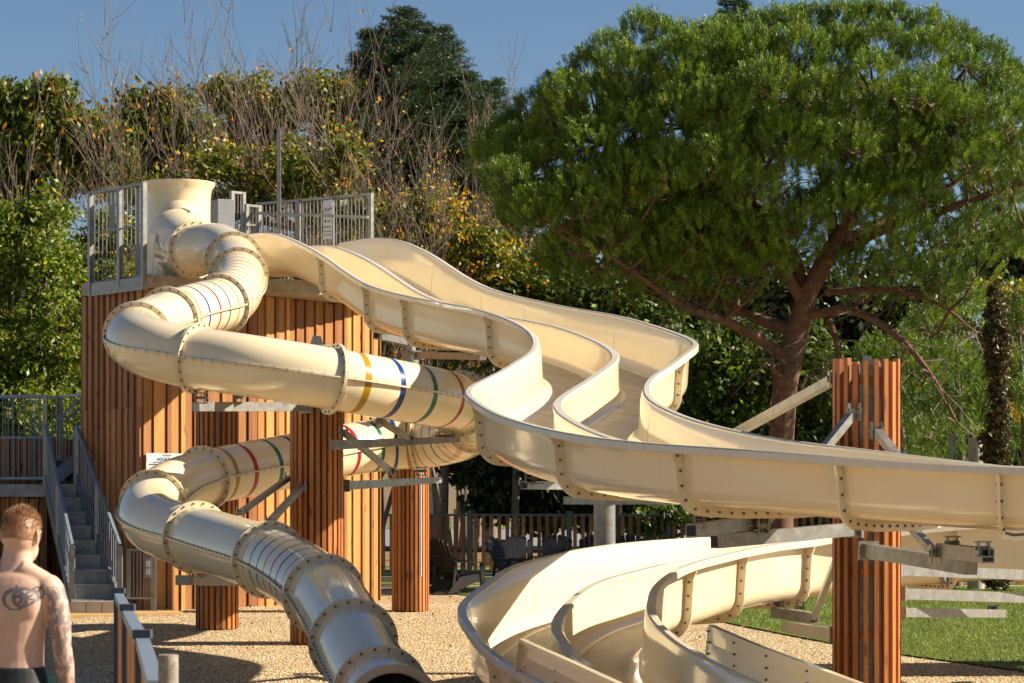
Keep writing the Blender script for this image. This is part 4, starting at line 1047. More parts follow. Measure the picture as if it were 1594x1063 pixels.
# --- bare autumn trees
def grow(mb, p, d, L, r, depth, r_, ends):
    k = 5; pts = [p]; rad = [r]; dd = d.copy()
    for i in range(k):
        dd = (dd + Vector((r_.gauss(0, .10), r_.gauss(0, .10), r_.gauss(.05, .06)))).normalized(); p = p + dd*L/k; pts.append(p); rad.append(r*(1-.55*(i+1)/k))
    mb.path(pts, rad, 5 if depth > 2 else 3)
    if depth == 0: ends.append(pts[-1]); ends.append(pts[2]); return
    nc = r_.choice((3, 4)) if depth > 1 else r_.choice((3, 4, 4))
    for c in range(nc):
        i = r_.choice(range(2, k+1)) if c else k
        side = Vector((r_.gauss(0, 1), r_.gauss(0, 1), r_.gauss(.1, .4))); side = (side - dd*side.dot(dd)).normalized()
        nd = (dd*1.0 + side*r_.uniform(.35, .75)).normalized(); grow(mb, pts[i], nd, L*r_.uniform(.52, .75), max(.006, rad[i]*.68), depth-1, r_, ends)
BV = []
def bare_variant(seedv, depth, bark, leafm, nleaf, label):
    r_ = random.Random(seedv); root = empty('bare_tree', (0,0,0), label, 'tree', 'bare autumn trees behind the tower and flume'); mb = MB(); ends = []
    for k in range(r_.choice((3, 4))):
        a = r_.uniform(0, 6.28); grow(mb, Vector((0,0,0)), Vector((math.cos(a)*.22, math.sin(a)*.22, 1)).normalized(), 3.0, .055, depth, r_, ends)
    mb.build('trunk', M[bark], root)
    E_ = np.array([list(e) for e in ends]); sel = E_[rng.random(len(E_)) < nleaf]; C = np.repeat(sel, 2, 0) + rng.normal(size=(len(sel)*2, 3))*.04
    V, Fc = leaf_quads(C, .036, 1.9, .8); np_mesh('autumn_leaves', V, Fc, 4, M[leafm], root)
    h = float(np.percentile([e.z for e in ends], 97)); root['_h'] = h; return root
v1 = bare_variant(3, 4, 'bark_twig', 'leaf_orange', .05, ''); v2 = bare_variant(8, 4, 'bark_twig', 'leaf_orange', .12, ''); v3 = bare_variant(12, 4, 'bark_twig_dark', 'leaf_yellow', .30, ''); v4 = bare_variant(21, 4, 'bark_twig', 'leaf_orange', .008, '')
HV = {id(v): v['_h'] for v in (v1, v2, v3, v4)}; print('heights', [v['_h'] for v in (v1,v2,v3,v4)])
for v in (v1, v2, v3, v4): del v['_h']
bt = [ # variant, px, s, top row, spin, label
 (v2, 290, 66, 55, 0.3, 'bare tree with scattered orange leaves directly behind the funnel'),
 (v2, 200, 68, 150, 2.1, 'orange leaved bare tree above the left deck railing'),
 (v4, 440, 66, 10, 1.0, 'tallest bare tree, its thin twigs reaching the top edge above the mast'),
 (v1, 385, 68, 45, 4.0, 'bare tree just left of the tallest bare tree'),
 (v4, 590, 69, 105, 2.6, 'pale bare tree in front of the dark spruces, the left one of the pair'),
 (v4, 705, 62, 110, 0.2, 'pale bare tree in front of the dark spruces, the right one of the pair'),
 (v3, 640, 74, 240, 1.4, 'low bare tree with yellow leaves behind the start of the open flume'),
 (v3, 735, 62, 270, 4.4, 'dark twigged tree with yellow leaves beside the flume hump'),
 (v3, 800, 63, 340, 5.9, 'dark twigged tree with yellow leaves left below the big pine'),
 (v2, 560, 74, 250, 2.9, 'low bare tree with orange leaves at the right end of the deck railing'),
]
usedv = set()
for v, px, s, yt, spin, lab in bt:
    o = v if id(v) not in usedv else copy_tree(v); usedv.add(id(v)); g = G(px, s, 0); H_ = (CH-(yt-YH)/s) - .05
    sc_v = H_/HV[id(v)]; o.location = (g.x, g.y, .03); o.scale = (sc_v*(.62 if yt < 120 else .8), sc_v*.8, sc_v); o.rotation_euler = (0, 0, spin); o['label'] = lab
broadleaf('broadleaf_tree', 'yellowing green tree crown behind the long deck railing and mast pole', 'tree', 470, 73, [(330,250,45,40),(250,300,40,30),(400,300,45,40),(455,265,45,50),(510,300,45,50),(540,240,35,45),(350,320,40,30),(560,330,40,40)], 'leaf_olive', 200, 40, .28, .07, .12, shell=.3, extra=('leaf_yellow', .35))
broadleaf('broadleaf_tree', 'orange and yellow leaved tree behind the hump of the open flume', 'tree', 650, 72, [(620,340,45,45),(680,330,45,50),(730,380,45,45),(770,410,40,40),(660,400,50,40)], 'leaf_olive', 120, 34, .28, .07, .12, shell=.3, extra=('leaf_yellow', .8))
# --- undergrowth behind the flume
broadleaf('shrub', 'green shrub with yellow leaves behind the flume hump and bare trees', 'bush', 690, 70, [(600,400,60,60),(660,440,70,60),(720,430,60,60),(620,520,60,60),(700,540,70,60)], 'leaf_olive', 260, 44, .32, .08, .08, extra=('leaf_yellow', .3), shell=.3)
broadleaf('shrub', 'tangled green shrub with yellow leaves left under the big pine', 'bush', 800, 71, [(780,430,60,60),(840,450,60,50),(800,520,60,60),(870,540,60,60)], 'leaf_bush', 240, 42, .32, .08, .08, extra=('leaf_yellow', .25), shell=.3)
broadleaf('shrub', 'dark green shrub behind the middle of the upper flume', 'bush', 960, 72, [(920,470,70,50),(990,500,60,50),(940,560,60,60),(1020,470,50,40),(990,600,70,60)], 'leaf_bush', 260, 42, .32, .08, .08, shell=.3)
broadleaf('shrub', 'leafy green shrub right of the flume bend, left of the pine trunk', 'bush', 1120, 73, [(1100,560,60,60),(1160,560,60,60),(1120,640,70,60),(1180,640,50,60),(1090,700,60,60),(1170,720,60,60),(1090,780,60,50),(1200,790,60,50)], 'leaf_bush', 420, 44, .30, .08, .08, shell=.3)
broadleaf('shrub', 'leafy green shrub right of the pine trunk behind the slatted pillar', 'bush', 1280, 73, [(1260,560,50,60),(1290,640,60,60),(1270,720,60,60),(1340,700,50,60),(1270,790,60,40),(1350,790,60,40)], 'leaf_bush', 330, 44, .30, .08, .08, shell=.3)
# mulberry with low crown, deep shade painted into its leaf colour
broadleaf('shade_tree', 'tree with deep shade painted into its low hanging crown behind the garden chairs', 'tree', 850, 70, [(740,720,50,50),(800,700,60,60),(860,720,60,60),(920,730,60,50),(780,770,50,40),(850,790,50,45),(930,780,50,45),(980,740,60,50),(1010,790,50,40),(880,660,70,50)], 'leaf_shaded', 520, 60, .26, .10, .14, shell=.25, droop=1.0)
broadleaf('shade_tree', 'tree crown with deep shade painted into its leaves behind the flume bend and steel beam', 'tree', 1040, 66, [(1000,640,60,60),(1060,620,50,60),(1040,700,60,60),(960,690,60,50),(1080,760,50,50),(740,690,40,30),(690,660,40,40)], 'leaf_shaded', 420, 56, .28, .10, .14, shell=.25, droop=1.0)
broadleaf('shrub', 'light green shrub growing behind the pool fence right of the column', 'bush', 1020, 76, [(1010,815,28,25),(1045,805,35,30),(1095,815,35,28),(1150,812,35,28)], 'leaf_bush', 110, 40, .2, .07, .04, shell=.2)
# birch trunks seen beside the pillar
for px_, w_, lab in ((668, .05, 'thin white birch trunk just right of the second slatted pillar'), (594, .03, 'thin pale trunk in the gap between tower and slatted pillar')):
    q = G(px_, 66, 0); root = empty('birch_tree', (q.x, q.y, .04), lab, 'tree', 'thin birches'); mb = MB(); mb.path([(q.x, q.y, 0), (q.x+.04, q.y, 1.4), (q.x-.02, q.y, 3.2)], [w_*1.3, w_, w_*.8], 8); mb.build('trunk', M['birch_bark'], root)
    V, Fc = leaf_quads(blob_points([((q.x, q.y, 3.9), (.7, .7, .9))], 40, 26, .25, .3), .06); np_mesh('crown', V, Fc, 4, M['leaf_olive'], root)
# --- the big stone pine
def pine_branch(mb, pts, n=8): mb.path([p for p, r in pts], [r for p, r in pts], n)
S_ = 83.0
def pp(px, py, dy=0.0):
    p = P(px, py, S_); return Vector((p.x, p.y + dy, p.z))
pine = empty('pine_tree', (pp(1213, 919).x, pp(1213, 919).y, .05), 'huge spreading stone pine with red brown trunk filling the upper right', 'tree')
trunk = [(pp(1213,925), .32), (pp(1213,800), .26), (pp(1215,700), .24), (pp(1222,600), .23), (pp(1238,525), .225), (pp(1258,455), .18), (pp(1290,395,-.1), .17), (pp(1330,330,-.2), .12), (pp(1350,250,-.2), .08), (pp(1360,150), .04)]
limbs = [
 [(1228,560,0,.12),(1180,530,-.3,.11),(1120,502,-.7,.09),(1060,483,-1.0,.07),(990,440,-1.4,.05),(930,400,-1.6,.03)],
 [(1240,515,0,.13),(1190,498,.3,.11),(1135,470,.6,.09),(1060,425,1.0,.07),(960,370,1.4,.05),(870,320,1.6,.03)],
 [(1262,490,0,.10),(1320,487,-.6,.085),(1380,525,-1.0,.07),(1430,585,-1.2,.05),(1470,660,-1.3,.03)],
 [(1285,455,0,.07),(1380,455,-.6,.05),(1450,480,-.9,.035),(1500,520,-1.,.02)],
 [(1255,460,0,.15),(1238,400,.3,.12),(1195,330,.5,.09),(1140,260,.6,.06),(1090,190,.7,.04)],
 [(1290,400,0,.11),(1370,362,-.6,.09),(1450,338,-1.0,.075),(1530,310,-1.2,.06),(1610,270,-1.3,.04)],
 [(1305,378,0,.10),(1400,330,.6,.08),(1480,290,1.0,.06),(1560,220,1.2,.04)],
 [(1300,385,0,.12),(1288,300,0,.09),(1262,215,.1,.06),(1240,150,.1,.04)],
 [(1250,470,0,.12),(1200,400,-.3,.10),(1120,340,-.5,.08),(1020,290,-.5,.05),(940,230,-.5,.04)],
 [(1330,330,0,.09),(1400,240,-.6,.07),(1450,170,-.9,.05),(1490,120,-1.,.03)],
 [(1225,590,0,.06),(1200,578,-.4,.05),(1198,560,-.6,.02)],
 [(1290,500,-.1,.07),(1298,540,-.5,.06),(1296,575,-.6,.04)],
]
mb = MB(); pine_branch(mb, trunk, 12); anchors = [p for p, r in trunk[5:]]
for L in limbs:
    q = catmull([pp(a, b_, c) for a, b_, c, r in L], 4); rr = np.interp(np.linspace(0, len(L)-1, len(q)), range(len(L)), [r for *_, r in L]); mb.path(q, list(rr), 8); anchors += q[3:]
lobes = []
r_ = random.Random(5)
def row(L, dy, r0=None):
    for q in L: lobes.append((q[0], q[1], q[2], dy + r_.uniform(-.4, .4), q[3] if len(q) > 3 else 1.0))
row([(770,235,36),(800,205,36),(838,172,40),(880,140,40),(915,112,40),(955,82,42),(1003,60,40),(1040,66,36),(1085,70,42),(1130,62,42),(1175,50,42),(1220,52,42),(1265,46,42),(1310,42,42),(1355,40,40),(1400,42,40),(1445,58,40),(1490,78,40),(1535,102,40),(1580,130,42),(1630,170,50)], .3)
row([(765,275,36),(815,250,45),(870,215,48),(925,180,48),(980,150,50),(1040,135,50),(1100,130,50),(1165,115,50),(1230,110,50),(1295,105,50),(1360,100,50),(1425,115,48),(1485,140,45),(1540,170,45),(1590,200,45)], -1.3)
row([(790,320,42),(850,290,48),(910,262,50),(970,235,52),(1035,215,52),(1105,205,52),(1170,180,55),(1200,250,50),(1255,190,45,.8),(1330,170,50,.8),(1400,185,45,.8),(1460,210,45,.8),(1520,235,42,.8),(1580,260,42,.8)], -2.4)
row([(835,365,42),(900,340,50),(965,315,52),(1030,300,52),(1095,290,55),(1150,330,50),(1225,300,45,.6),(1290,270,45,.5),(1380,260,40,.4),(1460,290,38,.4),(1540,330,38,.5)], -2.6)
row([(880,405,38),(945,395,46),(1010,385,50),(1080,380,50),(1150,400,50),(1220,380,50,.7),(1290,350,50,.6),(1360,380,50,.6),(1430,400,50,.6),(1490,380,40,.6),(1340,320,40,.4),(1420,330,40,.4)], -1.8)
row([(1000,440,36,.6),(1080,445,40,.6),(1150,455,40,.6),(1330,430,45,.6),(1400,450,45,.6),(1460,470,40,.6),(1440,530,45,.5),(1420,600,45,.4)], -.6)
row([(820,230,50),(900,200,50),(980,160,50),(1070,150,50),(1160,130,50),(1250,130,50),(1340,130,50),(1430,140,50),(1520,170,50),(1600,220,50)], 1.9)
row([(840,310,50),(930,300,50),(1020,280,50),(1110,260,50),(1200,240,50,.7),(1480,240,45,.5),(1580,280,45,.5)], 2.6)
row([(1180,230,55),(1260,240,55),(1340,230,55),(1420,250,55),(1500,270,50),(1580,310,45),(1300,320,50,.8),(1380,330,45,.7),(1450,350,45,.7),(1100,330,55),(1020,340,55),(940,330,50)], -.6)
row([(1200,200,55),(1290,200,55),(1380,200,55),(1470,220,50),(1550,240,50),(1250,330,50,.8),(1350,290,45,.8),(1450,300,45,.8),(1540,340,40,.7)], .9)
row([(900,380,45,.7),(990,370,45,.7),(1080,370,45,.7),(1170,400,45,.6),(1320,390,45,.5),(1420,390,45,.5),(1510,370,45,.5)], 1.6)
row([(840,420,38,.6),(900,435,40,.6),(960,445,42,.55),(1020,455,42,.55),(1090,470,42,.5),(1150,480,38,.45),(870,400,40),(1340,470,38,.4),(1230,430,38,.4)], .6)
row([(930,430,40,.5),(1000,430,42,.5),(1060,440,42,.5),(1120,430,42,.5),(1180,440,38,.45),(1370,440,38,.4),(1440,450,40,.4),(1500,440,40,.4),(1560,380,40,.5)], -1.4)
for k in range(95):
    px_ = r_.uniform(800, 1590); u_ = (px_-1190)/430; top_ = 45 + 190*abs(u_)**2.4; bot_ = 440 - 60*abs(u_)**2 if px_ < 1180 else 410
    lobes.append((px_, r_.uniform(top_+45, bot_-15), r_.uniform(38, 52), r_.uniform(-2.2, 2.2), .75))
CB = []; CD = []; CL = []
pc0 = pp(1190, 420, 0)
for px, py, rp, dy, dens in lobes:
    c = pp(px, py, dy); Rm = rp/S_*.80
    # twig fan from nearest limb point
    an = min(anchors, key=lambda a: (a-c).length); mid = an.lerp(c, .55) + Vector((0, 0, -.12))
    mb.path([an, mid, c], [.035, .025, .012], 5)
    nsub = 6
    for q in range(nsub):
        d = Vector((r_.gauss(0, 1), r_.gauss(0, 1), abs(r_.gauss(.6, .6)))).normalized(); st = mid.lerp(c, r_.uniform(.3, 1)); mb.path([st, st + d*Rm*.5 + Vector((0,0,-.03)), st + d*Rm], [.014, .009, .005], 3)
    k = int(125*dens*(rp/45)**2); d = unit(rng.normal(size=(k, 3)) + np.array([0, 0, .55])); rad = rng.uniform(.80, 1.02, (k, 1))
    out = np.array(c - pc0); out = out/np.linalg.norm(out)
    CB.append(np.array(c) + d*Rm*rad*np.array([1, 1, .85])); CD.append(d*.55 + np.array([0, 0, .85]) + out*.25 + rng.normal(size=(k, 3))*.12); CL.append(rng.uniform(.15, .30, k))
CB = np.concatenate(CB); CD = np.concatenate(CD); CL = np.concatenate(CL)
brush(pine, 'crown', CB, CD, .25, .011, 54, 'needle_pine', .78, CL, .085)
mb.build('trunk', M['bark_pine'], pine)
mb = MB(); r_ = random.Random(9); stv = [Vector(a) for a in anchors]
for k in range(260):   # dead twigs under the crown
    a = r_.choice(anchors[3:]); d = Vector((r_.gauss(0, 1), r_.gauss(0, .8), r_.gauss(-.15, .5))).normalized(); L = r_.uniform(.4, 1.5); m1 = a + d*L*.5 + Vector((r_.gauss(0, .08), 0, r_.gauss(0, .08)))
    e = a + d*L + Vector((0, 0, -.12*L)); mb.path([a, m1, e], [.014, .010, .004], 3)
    for q in range(3): t = m1.lerp(e, r_.random()); mb.path([t, t + Vector((r_.gauss(0, .2), r_.gauss(0, .2), r_.gauss(-.1, .2)))], [.006, .003], 3)
mb.build('dead_twigs', M['bark_twig'], pine)
# --- small pines and cypress at the right
def small_pine(label, px, s, lob, seedv):
    r2 = random.Random(seedv); g = G(px, s, 0); root = empty('small_pine', (g.x, g.y, .05), label, 'tree', 'small pines at the right edge'); mb = MB(); ztop = CH-(min(q[1] for q in lob)-YH)/s
    mb.path([(g.x, g.y, 0), (g.x+.08, g.y, ztop*.5), (g.x-.05, g.y, ztop*.95)], [.11, .08, .02], 8); B = []; D = []; L_ = []
    for a, b_, rp in lob:
        c = P(a, b_, s); c.y += r2.uniform(-.7, .7); Rm = rp/s; st = Vector((g.x, g.y, max(.5, c.z-.5))); mb.path([st, st.lerp(c, .6)+Vector((0,0,-.08)), c], [.035, .022, .008], 5)
        k = int(105*(rp/35)**2); d = unit(rng.normal(size=(k, 3)) + np.array([0, 0, .3])); B.append(np.array(c) + d*Rm*rng.uniform(.4, 1, (k, 1))); D.append(d*.6 + np.array([0, 0, .8])); L_.append(rng.uniform(.16, .30, k))
    brush(root, 'crown', np.concatenate(B), np.concatenate(D), .25, .014, 26, 'needle_pine', .75, np.concatenate(L_)); mb.build('trunk', M['bark_grey'], root)
small_pine('small green pine immediately left of the dark cypress', 1490, 80, [(1500,480,40),(1530,500,30),(1470,510,35),(1450,570,40),(1500,590,40),(1430,620,45),(1480,650,45),(1530,640,35),(1440,690,40),(1500,700,35),(1400,640,30)], 1)
small_pine('small yellow green pine immediately right of the dark cypress', 1590, 78, [(1580,490,35),(1600,530,40),(1590,590,40),(1610,640,45),(1590,700,40),(1620,480,40)], 2)
small_pine('low bushy pine behind the big slatted pillar under the big pine', 1400, 74, [(1400,560,40),(1440,520,35),(1400,690,45),(1360,640,35),(1430,740,45),(1350,560,30),(1480,560,30)], 3)
g = G(1552, 86, 0); root = empty('cypress_tree', (g.x, g.y, .05), 'narrow dark brown and olive cypress column at the right edge', 'tree')
bl = [((g.x + .03*math.sin(z*2), g.y, z), (.19+.05*math.sin(z*3.1)+(.05 if z < 3 else 0), .22, .35)) for z in np.arange(.4, 5.4, .3)] + [((g.x-.02, g.y, 5.5), (.10, .10, .3))]
V, Fc = leaf_quads(blob_points(bl, 900, 34, .07, .4), .035, 2.6, -.8); np_mesh('crown', V, Fc, 4, M['leaf_cypress'], root); mb = MB(); mb.path([(g.x, g.y, 0), (g.x, g.y, 5.4)], [.07, .02], 8); mb.build('trunk', M['bark_twig_dark'], root)
# vines and trees on the slope far right, woods closing the view
def mass(name, label, blobs, s, mat, ncl, nl, rc, size):
    B = pxblobs(blobs, s, 2.0); V, Fc = leaf_quads(blob_points(B, ncl, nl, rc, .2), size, 1.8); c = B[0][0]
    tag(np_mesh(name, V, Fc, 4, M[mat], loc=(c[0], c[1], 0)), label, kind='stuff')
mass('far_wood', 'dark green wood on the far slope at the right edge', [(1560,390,60,40),(1620,380,60,50),(1540,430,40,30),(1500,400,30,30)], 26, 'leaf_wood', 260, 60, .7, .30)
mass('vineyard', 'yellow and orange vine rows on the slope at the right edge', [(1560,460,70,25),(1600,500,60,40),(1560,560,80,60),(1580,640,70,60),(1500,600,60,60)], 38, 'leaf_olive', 260, 50, .5, .17)
mass('vine_leaves', 'orange vine leaves on the slope at the right edge', [(1560,455,70,22),(1600,500,60,35),(1600,650,60,50)], 39, 'leaf_yellow', 60, 24, .5, .09)
wood = [(x, 590 + 25*math.sin(x*.02), 75, 190) for x in range(-80, 720, 85)] + [(x, 560 + 15*math.sin(x*.03), 75, 160) for x in range(760, 1500, 85)]
mass('background_wood', 'dark woodland mass closing the view behind the trees', [(a, b_-40, c, d) for a, b_, c, d in wood if not (660 < a < 790)] + [(720, 560, 70, 150)], 44, 'leaf_wood', 1500, 60, .7, .19)
mass('background_wood', 'dark woodland mass low behind tower and stairs', [(x, 700, 70, 80) for x in range(-60, 560, 80)] + [(x, 720, 70, 70) for x in range(1000, 1650, 80)], 46, 'leaf_wood', 500, 60, .6, .18)
# ================================================================ person in the foreground, seen from behind
m, n, b, o = new_mat('skin')
base = ramp(n, noise(n, 7, 4, .6).outputs[0], [(.3, (.50, .31, .225)), (.7, (.62, .42, .33))]).outputs[0]
tc = N(n, 'ShaderNodeTexCoord'); dn = noise(n, 9, 3, .6)
def vm(op, a, b_=None, v=None):
    x = N(n, 'ShaderNodeVectorMath', operation=op); n.links.new(a, x.inputs[0])
    if b_ is not None: n.links.new(b_, x.inputs[1])
    if v is not None:
        if op == 'SCALE': x.inputs[3].default_value = v
        else: x.inputs[1].default_value = v
    return x
def mt(op, a, b_):
    x = N(n, 'ShaderNodeMath', operation=op)
    for i, q in enumerate((a, b_)):
        if isinstance(q, (int, float)): x.inputs[i].default_value = q
        else: n.links.new(q, x.inputs[i])
    return x.outputs[0]
off = vm('SCALE', vm('SUBTRACT', dn.outputs['Color'], v=(.5, .5, .5)).outputs[0], v=.045)
pos = vm('ADD', tc.outputs['Object'], off.outputs[0]).outputs[0]
sx = N(n, 'ShaderNodeSeparateXYZ'); n.links.new(tc.outputs['Object'], sx.inputs[0])
def arc_ink(c, r, w, zmin=None):
    flat = vm('MULTIPLY', vm('SUBTRACT', pos, v=c).outputs[0], v=(1, 0, 1.15)); L_ = vm('LENGTH', flat.outputs[0]).outputs['Value']
    return mt('LESS_THAN', mt('ABSOLUTE', mt('SUBTRACT', L_, r), 0), w)
ink = arc_ink((.075, 0, 1.33), .052, .009)
for c, r, w in (((.115, 0, 1.345), .048, .008), ((.16, 0, 1.36), .03, .005), ((-.075, 0, 1.33), .052, .009), ((.09, 0, 1.335), .018, .007), ((.13, 0, 1.40), .055, .006)): ink = mt('MAXIMUM', ink, arc_ink(c, r, w))
back = mt('MULTIPLY', mt('LESS_THAN', sx.outputs['Y'], .0), mt('MULTIPLY', mt('GREATER_THAN', sx.outputs['Z'], 1.285), mt('LESS_THAN', sx.outputs['Z'], 1.40)))
ink = mt('MULTIPLY', ink, back)
an = N(n, 'ShaderNodeTexNoise'); an.inputs['Scale'].default_value = 24; an.inputs['Detail'].default_value = 5; n.links.new(pos, an.inputs['Vector'])
aw = N(n, 'ShaderNodeTexWave'); aw.inputs['Scale'].default_value = 9; aw.inputs['Distortion'].default_value = 9; aw.inputs['Detail'].default_value = 3; n.links.new(pos, aw.inputs['Vector'])
arm_ink = mt('MULTIPLY', mt('GREATER_THAN', sx.outputs['X'], .205), mt('MULTIPLY', mt('LESS_THAN', sx.outputs['Z'], 1.39), mt('MINIMUM', mt('MAXIMUM', mt('GREATER_THAN', an.outputs[0], .52), mt('GREATER_THAN', aw.outputs['Fac'], .72)), 1)))
ink = mt('MAXIMUM', mt('MULTIPLY', ink, .82), mt('MULTIPLY', arm_ink, .62))
n.links.new(mix(n, ink, base, (.075, .085, .11)), b.inputs['Base Color']); b.inputs['Roughness'].default_value = .5
b.inputs['Subsurface Weight'].default_value = .15; b.inputs['Subsurface Radius'].default_value = (.02, .008, .004); b.inputs['Subsurface Scale'].default_value = .5
simple('swim_shorts', (.008, .009, .012), .6); simple('shorts_trim', (.02, .30, .30), .6)
simple('hair', (.29, .145, .07), .5, var=.35, sc=30); simple('eye_white', (.8, .8, .78), .3); simple('eye_iris', (.06, .07, .08), .3)
ps = 340.0; g = G(12, ps, 0)
per = empty('person', (g.x, g.y, ground_z(g.y)), 'shirtless person from behind with tattooed shoulder and arm, short fair hair, black swim shorts', 'person')
per.rotation_euler = (0, 0, R(-8))
def loft(mb, secs, n_=28):
    """secs: (cx, cy, z, rx, ry)"""
    rows = [[Vector((cx + rx*math.copysign(abs(math.cos(t))**.85, math.cos(t)), cy + ry*math.copysign(abs(math.sin(t))**.9, math.sin(t)), z)) for t in [2*math.pi*i/n_ for i in range(n_)]] for cx, cy, z, rx, ry in secs]
    mb.grid(rows, closed=True); mb.add(rows[0], [tuple(range(n_))[::-1]]); mb.add(rows[-1], [tuple(range(n_))])
def ball(mb, c, r, n_=16):
    rows = []
    for i in range(n_+1):
        a = math.pi*i/n_ - math.pi/2; rr = max(.02, math.cos(a))
        rows.append([Vector((c[0]+r[0]*rr*math.cos(t), c[1]+r[1]*rr*math.sin(t), c[2]+r[2]*math.sin(a))) for t in [2*math.pi*j/20 for j in range(20)]])
    mb.grid(rows, closed=True); mb.add(rows[0], [tuple(range(20))[::-1]]); mb.add(rows[-1], [tuple(range(20))])
body = MB(); hx = .055
loft(body, [(0,0,.80,.165,.12),(0,0,.90,.178,.125),(0,0,.98,.172,.115),(.0,0,1.05,.166,.108),(0,0,1.14,.168,.11),(.003,0,1.22,.18,.118),(.005,0,1.29,.195,.122),(.008,0,1.35,.200,.118),(.012,0,1.40,.185,.105),(.02,.0,1.435,.14,.09),(.028,.005,1.46,.09,.075),(.034,.008,1.49,.074,.070),(.042,.012,1.53,.067,.068),(.048,.016,1.58,.064,.066)])
for sx_ in (-1, 1):
    ball(body, (sx_*.185+.005, 0, 1.375), (.072, .068, .072)); ball(body, (sx_*.085+.004, -.075, 1.31), (.085, .045, .09)); ball(body, (sx_*.085, .07, 1.30), (.09, .05, .06)); ball(body, (sx_*.088, -.06, .88), (.09, .085, .09))
    body.path([(sx_*.05+.02, -.02, 1.475), (sx_*.11+.015, -.012, 1.44), (sx_*.17, 0, 1.41)], [.05, .048, .05], 12)
    armp = [(sx_*.205, 0, 1.38), (sx_*.235, -.005, 1.30), (sx_*.252, -.012, 1.20), (sx_*.262, -.012, 1.115), (sx_*.268, 0, 1.04), (sx_*.272, .025, .95), (sx_*.272, .05, .875), (sx_*.270, .058, .845)]
    body.path(armp, [.060, .056, .052, .043, .045, .037, .028, .027], 16)
    w_ = Vector(armp[-1])
    loft(body, [(w_.x, w_.y, .855, .020, .028), (w_.x, w_.y+.005, .82, .018, .036), (w_.x-sx_*.003, w_.y+.008, .77, .016, .042), (w_.x-sx_*.006, w_.y+.01, .752, .013, .040)], 16)
    for k, ln in enumerate((.066, .078, .072, .055)):
        y0 = w_.y + .038 - k*.0205; x0 = w_.x - sx_*.006
        body.path([(x0, y0, .762), (x0-sx_*.006, y0+.003, .762-ln*.42), (x0-sx_*.020, y0+.004, .762-ln*.75), (x0-sx_*.036, y0+.003, .762-ln)], [.0092, .0086, .0078, .0065], 10)
    body.path([(w_.x, w_.y+.03, .815), (w_.x-sx_*.006, w_.y+.062, .785), (w_.x-sx_*.014, w_.y+.072, .752), (w_.x-sx_*.02, w_.y+.070, .735)], [.013, .0115, .0095, .008], 10)
    leg = [(sx_*.088, -.005, .84), (sx_*.096, 0, .68), (sx_*.098, .01, .50), (sx_*.098, .0, .42), (sx_*.10, -.02, .30), (sx_*.10, -.012, .16), (sx_*.10, -.01, .085)]
    body.path(leg, [.098, .085, .062, .056, .058, .042, .038], 16)
    body.path([(sx_*.10, -.045, .04), (sx_*.104, .02, .045), (sx_*.112, .10, .03), (sx_*.118, .165, .02)], [.036, .040, .034, .020], 12)
    for k in range(5): body.path([(sx_*(.088+k*.016), .145-.008*k, .018), (sx_*(.089+k*.0165), .19-.013*k, .013)], [.011, .0085], 8)
hc = Vector((.058, .022, 1.612)); yaw = R(-10); Hr = Matrix.Rotation(yaw, 3, 'Z') @ Matrix.Rotation(R(-6), 3, 'X')
head = MB(); ball(head, (0, -.005, .018), (.077, .097, .098), 20); ball(head, (0, .038, -.045), (.056, .055, .066), 14); ball(head, (0, .07, -.075), (.024, .022, .022), 10)
head.path([(0, .088, .022), (0, .108, -.012), (0, .113, -.024)], [.009, .012, .012], 8); ball(head, (0, .100, -.027), (.018, .014, .010), 8)
ball(head, (0, .085, .034), (.052, .016, .012), 8); ball(head, (0, .092, -.052), (.023, .012, .006), 8); ball(head, (0, .090, -.062), (.020, .011, .006), 8)
for s_ in (-1, 1):
    head.path([(s_*.076, -.010, .018), (s_*.088, -.022, .030), (s_*.090, -.026, .008), (s_*.082, -.012, -.018), (s_*.074, -.004, -.030)], [.006, .0075, .007, .007, .005], 8); ball(head, (s_*.079, -.012, -.002), (.008, .014, .020), 8)
head.v = [tuple(hc + Hr @ (Vector(v)*1.08)) for v in head.v]; body.add(head.v, head.f, 0, True)
pw = Vector(per.location)
def pbuild(mb, name, mats, voxel=None, smooth=0, parent=None):
    me = bpy.data.meshes.new(name); me.from_pydata([tuple(v) for v in mb.v], [], mb.f)
    for q in (mats if isinstance(mats, list) else [mats]): me.materials.append(q)
    me.polygons.foreach_set('material_index', mb.m); me.polygons.foreach_set('use_smooth', mb.sm)
    ob = bpy.data.objects.new(name, me); col.objects.link(ob); ob.parent = parent or per
    if voxel:
        rm = ob.modifiers.new('merge', 'REMESH'); rm.mode = 'VOXEL'; rm.voxel_size = voxel; rm.use_smooth_shade = True
        if smooth: sm = ob.modifiers.new('smooth', 'SMOOTH'); sm.factor = .5; sm.iterations = smooth
    return ob
pbuild(body, 'body', M['skin'], .0062, 4)
sh = MB(); loft(sh, [(0,0,.55,.0,.0)][:0] + [(0,0,1.025,.174,.118),(0,0,.98,.182,.126),(0,-.003,.90,.192,.142),(0,-.003,.83,.194,.150),(0,0,.78,.190,.140)])
for sx_ in (-1, 1): sh.path([(sx_*.090, -.004, .86), (sx_*.100, 0, .70), (sx_*.102, .004, .60)], [.108, .100, .090], 18)
pbuild(sh, 'swim_shorts', M['swim_shorts'], .009, 3)
tr = MB()
for sx_ in (-1, 1): tr.path([(sx_*.196, -.002, .99), (sx_*.203, 0, .85), (sx_*.200, 0, .72), (sx_*.196, 0, .62)], .008, 6)
pbuild(tr, 'side_trim', M['shorts_trim'])
